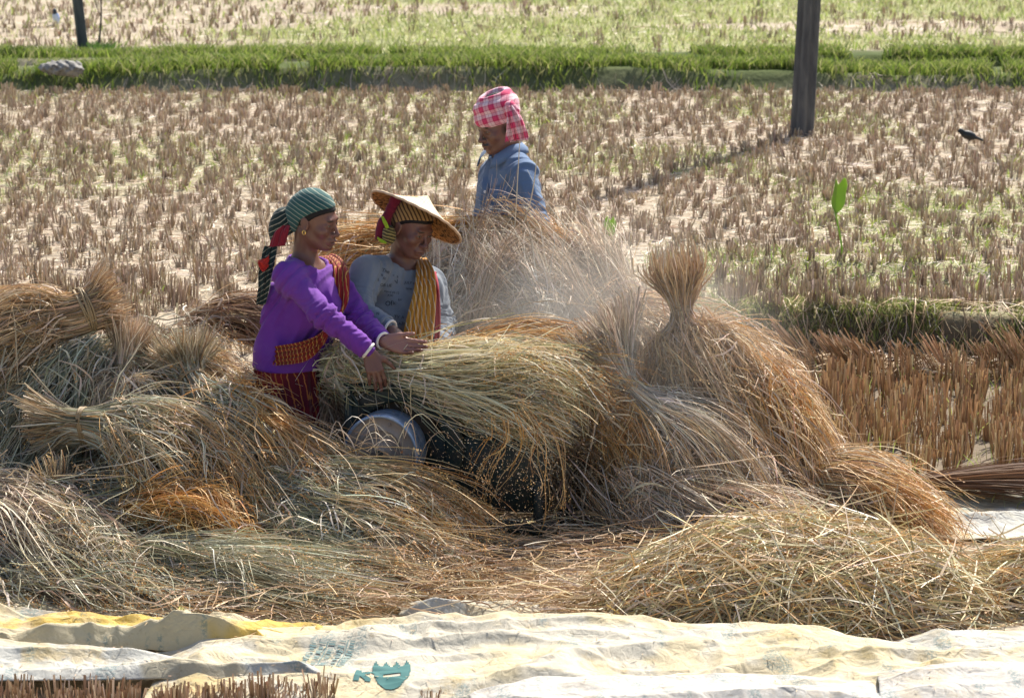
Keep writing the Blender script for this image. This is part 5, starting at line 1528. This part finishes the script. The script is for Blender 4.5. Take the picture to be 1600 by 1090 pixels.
disc_lathe([(.0, -.004), (.020, -.004), (.024, .004), (.09, .008), (.094, .003), (.10, .003), (.104, .008), (R0 - .014, .008), (R0 - .010, .004)], dc, "drum_face", M_FACE, dr_)
disc_lathe([(.0, -.022), (.012, -.022), (.014, -.018), (.014, .0)], dc, "axle", M_IRON, dr_)
for i in range(10):
    a_ = i / 10 * 6.283
    V, F = tube(np.array([dc + ax_s * math.cos(a_) * .126 + ZZ * math.sin(a_) * .126 + ax_d * q for q in (.009, -.002, -.003)]), (.006, .006, .004), 8)
    mk("rivet", V, F, M_FACE, dr_)
# guard ring behind the drum
disc_lathe([(.185, .17), (.185, .15), (.192, .145), (.252, .145), (.260, .15), (.260, .172), (.252, .178), (.192, .178), (.185, .17)], dc + ax_s * .045, "guard_ring", M_IRON, th_)
# toothed threshing cylinder behind, along the axle
cyl = disc_lathe([(.02, .19), (.19, .19), (.195, .2), (.195, .78), (.19, .79), (.02, .79)], dc, "threshing_cylinder", M_WOOD, th_)
lp = []
for i in range(14):
    for j in range(7):
        a_ = (i + .5 * (j % 2)) / 14 * 6.283; d_ = .24 + j * .08
        e0 = lambda r, dd: dc + (ax_s * math.cos(a_) + ZZ * math.sin(a_)) * r + ax_d * (d_ + dd)
        lp.append(tube(np.array([e0(.19, -.015), e0(.235, -.006), e0(.24, 0), e0(.235, .006), e0(.19, .015)]), .0025, 5))
V, F = join(lp)
mk("wire_teeth", V, F, M_IRON, cyl)
zg = -dc[2]
def bar(nm, s, d, z, S, m=M_IRON): 
    V, F = box(ML(s, d, z), S, RM); return mk(nm, V, F, m, th_, smooth=False)
topz = .238
for s_, d_ in ((-.185, .16), (.62, .16), (-.185, .86), (.62, .86)):
    h_ = topz - zg
    bar("post", s_, d_, zg + h_ / 2 - .012 - (0 if s_ < 0 else .16), (.035, .035, h_ - (.024 if s_ < 0 else .34)))
bar("top_rail", .05, .16, topz + .0, (.51, .040, .024)); bar("top_rail", .05, .86, topz, (.51, .040, .024))
bar("side_rail", -.185, .51, topz + .001, (.030, .655, .022))
bar("side_panel", -.1855, .51, (topz + zg) / 2, (.006, .66, topz - zg - .08))
bar("back_panel", .22, .885, (topz * .6 + zg) / 2, (.80, .006, topz - zg - .14))
bar("end_panel", .245, .185, -.10, (.82, .006, .30)); 
bar("base_rail", .22, .16, zg + .052, (.95, .05, .05)); bar("base_rail", .22, .86, zg + .052, (.95, .05, .05))
bar("cross_rail", .66, .51, zg + .05, (.04, .645, .04)); bar("cross_rail", -.22, .51, zg + .05, (.04, .645, .04))
V, F = tube(np.array([ML(-.17, .13, topz - .02), ML(-.09, .13, topz - .14)]), .006, 6); mk("brace", V, F, M_IRON, th_)
# sloping hood over the outfeed side
hp = []
for i in range(13):
    a_ = math.radians(100 - i * 9.5)
    hp.append([ML(.045 + math.cos(a_) * .275, .19, math.sin(a_) * .275), ML(.045 + math.cos(a_) * .275, .84, math.sin(a_) * .275)])
hp = np.array(hp); nh = len(hp)
hp2 = np.stack([hp, hp - ZZ * .004], 0)
mk("hood", hp2.reshape(-1, 3), [grid_faces(nh, 2), grid_faces(nh, 2)[:, ::-1] + nh * 2], M_IRON, th_)

# ------------------------------------------------------------------ sack sheets
def sheet_mat(name, base, patch, stain, amt=.5, seed=0.0):
    m = mat(name, base, .6, .25, transl=.22)
    k = NT(m); v = k.coord()
    sh = k.n("Mapping"); k.set(sh.inputs[0], v); sh.inputs[1].default_value = (seed, seed * .7, 0)
    p = sh.outputs[0]
    big = k.noise(p, 2.1, 3)
    c = k.mix(k.ramp(big, [(.46, (0, 0, 0)), (.52, (1, 1, 1))]), base, patch)
    c = k.mix(k.ramp(k.noise(p, 3.3, 5, .7), [(.55, (0, 0, 0)), (.64, (amt, amt, amt))]), c, stain)
    c = k.mix(k.ramp(k.noise(p, 24, 5, .7), [(.60, (0, 0, 0)), (.70, (.55, .55, .55))]), c, (.36, .27, .15))
    mk_ = k.math('MULTIPLY', k.ramp(k.noise(k.coord(scale=(1, .35, .35)), 9, 2), [(.60, (0, 0, 0)), (.64, (1, 1, 1))]), k.ramp(k.noise(v, 110, 3), [(.46, (0, 0, 0)), (.52, (1, 1, 1))]))
    c = k.mix(k.math('MULTIPLY', mk_, .5), c, (.10, .22, .24))
    d_ = k.ramp(k.noise(p, 6.5, 6, .75), [(.52, (0, 0, 0)), (.72, (.45, .45, .45))])
    c = k.mix(d_, c, (.40, .32, .20))
    k.col(c)
    wv = k.math('ADD', k.wave(v, 190, 0, 'X'), k.wave(v, 190, 0, 'Y'))
    vw = k.n('VectorMath', operation='ADD'); k.set(vw.inputs[0], p)
    nz_ = k.n('TexNoise', Vector=p, Scale=5.0, Detail=3.0); sc_ = k.n('VectorMath', operation='SCALE'); k.set(sc_.inputs[0], nz_.outputs[1]); sc_.inputs['Scale'].default_value = .25
    k.set(vw.inputs[1], sc_.outputs[0])
    v1 = k.n('TexVoronoi', feature='DISTANCE_TO_EDGE', Vector=vw.outputs[0], Scale=7.0).outputs[0]
    v2 = k.n('TexVoronoi', feature='DISTANCE_TO_EDGE', Vector=vw.outputs[0], Scale=19.0).outputs[0]
    cre = k.math('ADD', k.math('MINIMUM', k.math('MULTIPLY', v1, 5.0), 1.0), k.math('MULTIPLY', k.math('MINIMUM', k.math('MULTIPLY', v2, 5.0), 1.0), .5))
    k.bump(k.math('ADD', k.math('ADD', k.math('MULTIPLY', wv, .08), cre), k.math('ADD', k.noise(v, 18, 6, .6), k.noise(v, 55, 4))), .42, .013)
    for l in list(m.node_tree.links):
        pass
    tr = [n for n in m.node_tree.nodes if n.type == 'BSDF_TRANSLUCENT'][0]
    m.node_tree.links.new(k.b.inputs["Base Color"].links[0].from_socket, tr.inputs[0])
    return m

SHEETS = []
def ridged(x, y, s): return 1 - np.abs(2 * vnoise(x, y, s) - 1)
def fold_h(x, y, seed, amp, ang=.12, sc=1.0):
    c, s = math.cos(ang), math.sin(ang)
    u, v = (x * c + y * s) * sc, (-x * s + y * c) * sc
    wx = u + .5 * fbm(u * 1.3, v * 2, seed + 5); wy = v + .16 * fbm(u * 2.2, v * 2.5, seed + 6)
    big = ridged(wx * 1.15, wy * 3.6, seed) ** 1.6
    med = ridged(wx * 2.6 + 7, wy * 7.0, seed + 1) ** 1.8
    sm = ridged(wx * 8 + 1, wy * 13, seed + 2) ** 2
    cr = np.abs(vnoise(wx * 5 + 3, wy * 8, seed + 3) - .5) + .6 * np.abs(vnoise(wx * 11, wy * 17 + 5, seed + 4) - .5)
    return amp * .22 * cr + amp * 1.05 * (.60 * big + .30 * med + .10 * sm)
def sheet(label, x0, x1, yf, yb, seed, amp, m, lift=.01, nu=260, nv=110, ang=.1, sc=1.0, edge=.05, extra=None, curl=0.0, name="sack_sheet"):
    u = np.linspace(0, 1, nu)[:, None]; v = np.linspace(0, 1, nv)[None, :]
    x = x0 + (x1 - x0) * u + 0 * v
    edge = edge * 1.7
    f = np.interp(u, np.linspace(0, 1, len(yf)), yf); b = np.interp(u, np.linspace(0, 1, len(yb)), yb)
    f = f + edge * (fbm(x[:, :1] * 3, x[:, :1] * 0, seed + 9) - .5); b = b + edge * (fbm(x[:, :1] * 3.4, x[:, :1] * 0 + 3, seed + 11) - .5)
    y = f + (b - f) * v
    x = x + edge * (fbm(y * 3, y * 0 + 1, seed + 14) - .5)
    z = fold_h(x, y, seed, amp, ang, sc)
    e = np.minimum(np.minimum(v, 1 - v) * (nv / 14), np.minimum(u, 1 - u) * (nu / 20))
    e = np.clip(e, 0, 1)
    z = gz(x, y) + lift + z * (.25 + .75 * e)
    if curl: z = z + curl * np.exp(-((1 - v) / .10) ** 2) * (.3 + fbm(x * 4, y * 0, seed + 20))
    if extra is not None: z = z + extra(x, y)
    n = nu * nv
    P = np.stack([x, y, z], -1)
    V = np.concatenate([P.reshape(-1, 3), (P - A(0, 0, .0025)).reshape(-1, 3)])
    i = np.arange(nu - 1) * nv; j = np.arange(nv - 1)
    rim = [np.stack([i, i + n, i + nv + n, i + nv], -1), np.stack([i + nv - 1, i + nv + nv - 1, i + n + nv + nv - 1, i + n + nv - 1], -1), np.stack([j, j + 1, j + 1 + n, j + n], -1), np.stack([j + (nu - 1) * nv, j + (nu - 1) * nv + n, j + 1 + (nu - 1) * nv + n, j + 1 + (nu - 1) * nv], -1)]
    o = mk(name, V, [grid_faces(nu, nv), grid_faces(nu, nv)[:, ::-1] + n] + rim, m, label=label, cat="sheet")
    SHEETS.append((o, V, grid_faces(nu, nv)))
    return o
CR, YE, WH = (.66, .56, .36), (.58, .38, .11), (.60, .57, .52)
M_SH1 = sheet_mat("cream_sacking", CR, (.62, .57, .46), (.58, .42, .14), .6, 0.0)
M_SH2 = sheet_mat("yellow_sacking", (.64, .44, .09), (.64, .55, .36), (.58, .36, .26), .6, 3.3)
M_SH3 = sheet_mat("white_sacking", WH, (.58, .55, .50), (.54, .42, .24), .45, 7.1)
M_SH4 = sheet_mat("dusty_sacking", (.38, .34, .27), (.44, .39, .31), (.38, .31, .08), .3, 5.2)
M_SH5 = sheet_mat("pale_sacking", (.58, .51, .36), (.54, .53, .48), (.54, .38, .12), .5, 9.4)
sheet("crumpled dusty grey sack sheet tucked under the grey green sheaves", -2.1, -1.05, (11.1, 11.1), (11.48, 11.34), 31, .11, M_SH4, .012, 150, 70)
sheet("yellow and pink stained sack sheet with sharp peaks behind the frontmost cream sheets", -2.2, -.55, (10.8, 10.85, 10.9), (11.36, 11.30, 11.20, 11.10), 12, .165, M_SH2, .018, 260, 110, .25, 1.1, .06)
main_sheet = sheet("long cream sack sheet with a printed green emblem spread below the straw heaps", -1.25, 2.35, (10.34, 10.34, 10.2, 10.15), (11.12, 11.18, 11.26, 11.20, 11.00, 10.86, 10.76), 5, .115, M_SH1, .03, 460, 130, .12, .85)
sheet("cream sack sheet with a curled dark hem lying nearest the brown stubble tufts", -2.2, -.62, (10.44, 10.46, 10.50), (10.82, 10.80, 10.70), 19, .09, M_SH5, .055, 220, 80, .05, .9)
sheet("bright white sack sheet folded over the cream one at the bottom edge", -.16, 1.30, (10.1, 10.1), (10.25, 10.46, 10.58, 10.54, 10.42), 23, .075, M_SH3, .06, 220, 90, .2, .9, .10)
sheet("second white sack sheet overlapping the corner of the long cream one", 1.22, 2.3, (10.1, 10.1), (10.40, 10.58, 10.72), 27, .06, M_SH3, .10, 160, 80)
sheet("yellowish printed sack sheet poking out beside the smaller loose heap", 1.36, 2.3, (10.65, 10.7), (10.98, 11.16), 41, .07, M_SH5, .05, 140, 70)
sheet("pale sack sheet stretched out under the brown twig broom", 1.55, 2.6, (12.55, 12.6), (13.45, 13.5), 44, .055, M_SH5, .012, 160, 90)
sheet("rumpled pale scrap of sacking poking through the straw between the two heaps", -.42, .10, (11.40, 11.38), (11.60, 11.56), 51, .07, M_SH5, .01, 90, 60)
# yellow-rimmed rolled corner of a sack among the sheaves
q = np.linspace(0, 1, 12)
r_c = W(268, 962, 11.45)
pr = np.stack([r_c + A(.0 + .06 * t, .0, -.05 * t) for t in q])
V, F = tube(pr, (.042, .05), 18, cap=False)
V = V + .006 * np.sin(V[:, [0]] * 90 + V[:, [2]] * 120)
V2 = V * 1; c_ = np.repeat(pr[None], 18, 0).reshape(-1, 3); V2 = c_ + (V - c_) * .92
n = len(V)
mk("rolled_sack", np.concatenate([V, V2]), F + [F[0][:, ::-1] + n], sheet_mat("lime_yellow_sacking", (.55, .50, .08), (.60, .56, .30), (.30, .28, .1), .4, 2.0), label="rolled lime yellow sack mouth sticking up at the hem of the dusty sheet", cat="sack")

# printed marks on the long cream sheet
bvs = BVHTree.FromPolygons([tuple(v) for v in SHEETS[2][1]], [tuple(int(i) for i in f) for f in SHEETS[2][2]])
M_TEALP = mat("teal_ink", (.035, .13, .125), .8)
M_INK = mat("grey_green_ink", (.16, .24, .23), .7)
def lay(V2, P, c, ang, nm, m, parent, bv, step=.008):
    "project a flat outline (n,2) straight down onto a sheet"
    cs, sn = math.cos(ang), math.sin(ang)
    out = []
    for x, y in V2:
        X, Y = c[0] + x * cs - y * sn, c[1] + x * sn + y * cs
        h = bv.ray_cast(Vector((X, Y, 2)), Vector((0, 0, -1)), 4)
        if h[0] is None:
            print('print misses sheet', nm, X, Y); return None
        out.append((X, Y, h[0][2] + .003))
    me = bpy.data.meshes.new(nm); me.from_pydata(out, [], P); me.materials.append(m)
    return put(nm, me, parent)
_miss = []
def cells(fn, x0, x1, y0, y1, st):
    "fine grid cells inside an outline, so that print follows the folds"
    nx, ny = int((x1 - x0) / st), int((y1 - y0) / st)
    idx = {}; V = []; P = []
    def vid(i, j):
        if (i, j) not in idx: idx[(i, j)] = len(V); V.append((x0 + i * st, y0 + j * st))
        return idx[(i, j)]
    for i in range(nx):
        for j in range(ny):
            if fn(x0 + (i + .5) * st, y0 + (j + .5) * st): P.append((vid(i, j), vid(i + 1, j), vid(i + 1, j + 1), vid(i, j + 1)))
    return V, P
def emblem(x, y):
    r_ = math.hypot(x, y)
    zig = .035 - abs(((x * 16) % 1) - .5) * .06
    return r_ < .115 and y < zig - .0 and not (r_ < .115 and abs(y + .045) < .008 and abs(x) < .05)
V2, P = cells(lambda x, y: emblem(x * 1.75, y * .62), -.075, .075, -.19, .09, .005)
ce = G(612, 1052, .06)
lay(V2, P, (ce[0], ce[1]), .05, "printed_emblem", M_TEALP, main_sheet, bvs)
V2, P = cells(lambda x, y: abs(x) < .03 and abs(y) < .045 and (x < -.012 or abs(abs(y) - (x + .012) * 1.1) < .016), -.04, .04, -.05, .05, .005)
ck = G(568, 1062, .06)
lay(V2, P, (ck[0], ck[1]), -.1, "printed_letter", M_TEALP, main_sheet, bvs)
rp = np.random.default_rng(3)
for i, px in enumerate((478, 492, 508, 524, 540)):
    cl = G(px, 1040, .06)
    marks = [(rp.uniform(-.011, .009), -.10 + j * .0105, rp.random()) for j in range(20)]
    def col_(x, y, mk_=marks):
        return any(abs(y - b) < .0032 and abs(x) < .006 + .006 * c and c > .2 for a, b, c in mk_) or (i in (1, 3) and abs(x - .018) < .002)
    V2, P = cells(col_, -.024, .024, -.11, .11, .004)
    lay(V2, P, (cl[0], cl[1]), -.22, "printed_lines", M_INK, main_sheet, bvs)

# ------------------------------------------------------------------ broom, chaff
rb = np.random.default_rng(77)
bro = empty("broom", W(1412, 748, 13.2), "brown twig broom lying fanned out on the pale sheet", "broom")
def broom():
    n, K = 620, 10
    a0 = W(1408, 750, 13.15); 
    s = np.linspace(0, 1, K)
    u, v = rb.normal(0, .5, n).clip(-1.1, 1.1), rb.normal(0, .5, n).clip(-1, 1)
    L = rb.uniform(.75, 1.0, n)
    P = np.zeros((n, K, 3))
    P[..., 0] = a0[0] + s[None] * L[:, None] * .78
    P[..., 1] = a0[1] + v[:, None] * (.02 + .16 * s[None]) - .06 * s[None]
    P[..., 2] = a0[2] - .015 + u[:, None] * (.012 + .075 * s[None]) + .03 * np.sin(s * 2.2)[None]
    P += bez_noise(n, K, rb, .006) * s[None, :, None]
    P[..., 2] = np.maximum(P[..., 2], .03)
    V, F = ribbons(P, rb.uniform(.003, .006, n), rb, taper=(1, .8, .4))
    c = np.array([(.16, .085, .045), (.22, .12, .07), (.11, .06, .035), (.30, .19, .12)])[rb.integers(4, size=n)] * (1 + rb.normal(0, .12, (n, 1)))
    mk("bristles", V, [F], M_STRAW, bro, col=per_vert(c, K))
    V, F = tube(np.array([a0 + A(-.02, 0, -.01), a0 + A(.05, -.004, -.005), a0 + A(.1, -.008, 0)]), (.02, .026, .032), 12)
    mk("binding", V, F, M_WOOD, bro)
    return a0
broom()

def chaff():
    n = 2300
    px = np.concatenate([rb.normal(800, 62, 1500), rb.uniform(670, 1080, 800)]); py = np.concatenate([rb.normal(730, 62, 1500), rb.uniform(580, 880, 800)])
    Yd = rb.uniform(11.9, 12.45, n)
    c = np.array([W(a, b, d) for a, b, d in zip(px, py, Yd)])
    c = c[c[:, 2] > .03]; n = len(c)
    ax = unit(rb.normal(size=(n, 3)) + A(.6, 0, -.5)); sd = unit(np.cross(ax, rb.normal(size=(n, 3))))
    L, w = rb.uniform(.004, .008, (n, 1)), rb.uniform(.0008, .0018, (n, 1))
    a, b = c - ax * L * .5, c + ax * L * .5
    V = np.stack([a, c + sd * w, b, c - sd * w], 1).reshape(-1, 3)
    mk("flying_chaff", V, [np.arange(n * 4).reshape(-1, 4)], M_STRAW, col=np.repeat(pick('tan', n, rb), 4, 0), kind="stuff")
chaff()
# grain and straw bits scattered on the sheets
def bits():
    items = []
    for o, V, F in SHEETS[:7]:
        m_ = len(V) // 2; T = V[:m_]
        i = rb.choice(m_, 90 if o is not main_sheet else 600)
        n = len(i); a = rb.random(n) * 6.28; L = rb.uniform(.006, .05, n) * np.where(rb.random(n) < .8, .5, 1.5)
        d = np.stack([np.cos(a), np.sin(a), 0 * a], -1)
        P = T[i][:, None] + A(0, 0, .006) + d[:, None] * (np.linspace(-.5, .5, 3)[None, :, None] * L[:, None, None])
        Vr, Fr = ribbons(P, rb.uniform(.0025, .0045, n), rb, flat=np.tile(A(0, 0, 1), (n, 1)))
        items.append((Vr, Fr, per_vert(pick('tan', n, rb), 3)))
    V, F, C = cat_meshes(items)
    mk("scattered_grain", V, [F], M_STRAW, col=C, kind="stuff")
bits()
# ------------------------------------------------------------------ dust thrown up by the threshing
M_DUST = bpy.data.materials.new("dust")
M_DUST.use_nodes = True
nt = M_DUST.node_tree
for nd in list(nt.nodes):
    if nd.type == 'BSDF_PRINCIPLED': nt.nodes.remove(nd)
pvn = nt.nodes.new("ShaderNodeVolumePrincipled")
pvn.inputs["Color"].default_value = (.92, .86, .78, 1)
pvn.inputs["Anisotropy"].default_value = .35
tc = nt.nodes.new("ShaderNodeTexCoord")
ln_ = nt.nodes.new("ShaderNodeVectorMath"); ln_.operation = 'LENGTH'
nt.links.new(tc.outputs["Object"], ln_.inputs[0])
mr = nt.nodes.new("ShaderNodeMapRange"); mr.interpolation_type = 'SMOOTHSTEP'
mr.inputs[1].default_value, mr.inputs[2].default_value, mr.inputs[3].default_value, mr.inputs[4].default_value = .05, 1.0, 1.25, 0.0
nt.links.new(ln_.outputs["Value"], mr.inputs[0])
sq_ = nt.nodes.new("ShaderNodeMath"); sq_.operation = "POWER"; sq_.inputs[1].default_value = 1.8
nt.links.new(mr.outputs[0], sq_.inputs[0])
nt.links.new(sq_.outputs[0], pvn.inputs["Density"])
nt.links.new(pvn.outputs[0], nt.nodes["Material Output"].inputs["Volume"])
dust = bpy.data.objects.new("dust_cloud", None)
nu, nv = 32, 16
th = np.linspace(0, 6.28318, nu, endpoint=False)[:, None]; ph = np.linspace(.02, 3.12, nv)[None]
V = np.stack([np.cos(th) * np.sin(ph), np.sin(th) * np.sin(ph), np.cos(ph) + 0 * th], -1).reshape(-1, 3)
me = mesh_data("dust_cloud", V, [grid_faces(nu, nv, wrap=True)[:, ::-1], (np.arange(nu) * nv)[None], (np.arange(nu) * nv + nv - 1)[None, ::-1]], M_DUST)
bpy.data.objects.remove(dust)
dust = bpy.data.objects.new("dust_cloud", me); COL.objects.link(dust)
dc_ = W(930, 580, 13.4)
dust.location = dc_; dust.scale = (1.15, 1.1, .85)
meta(dust, kind="stuff")
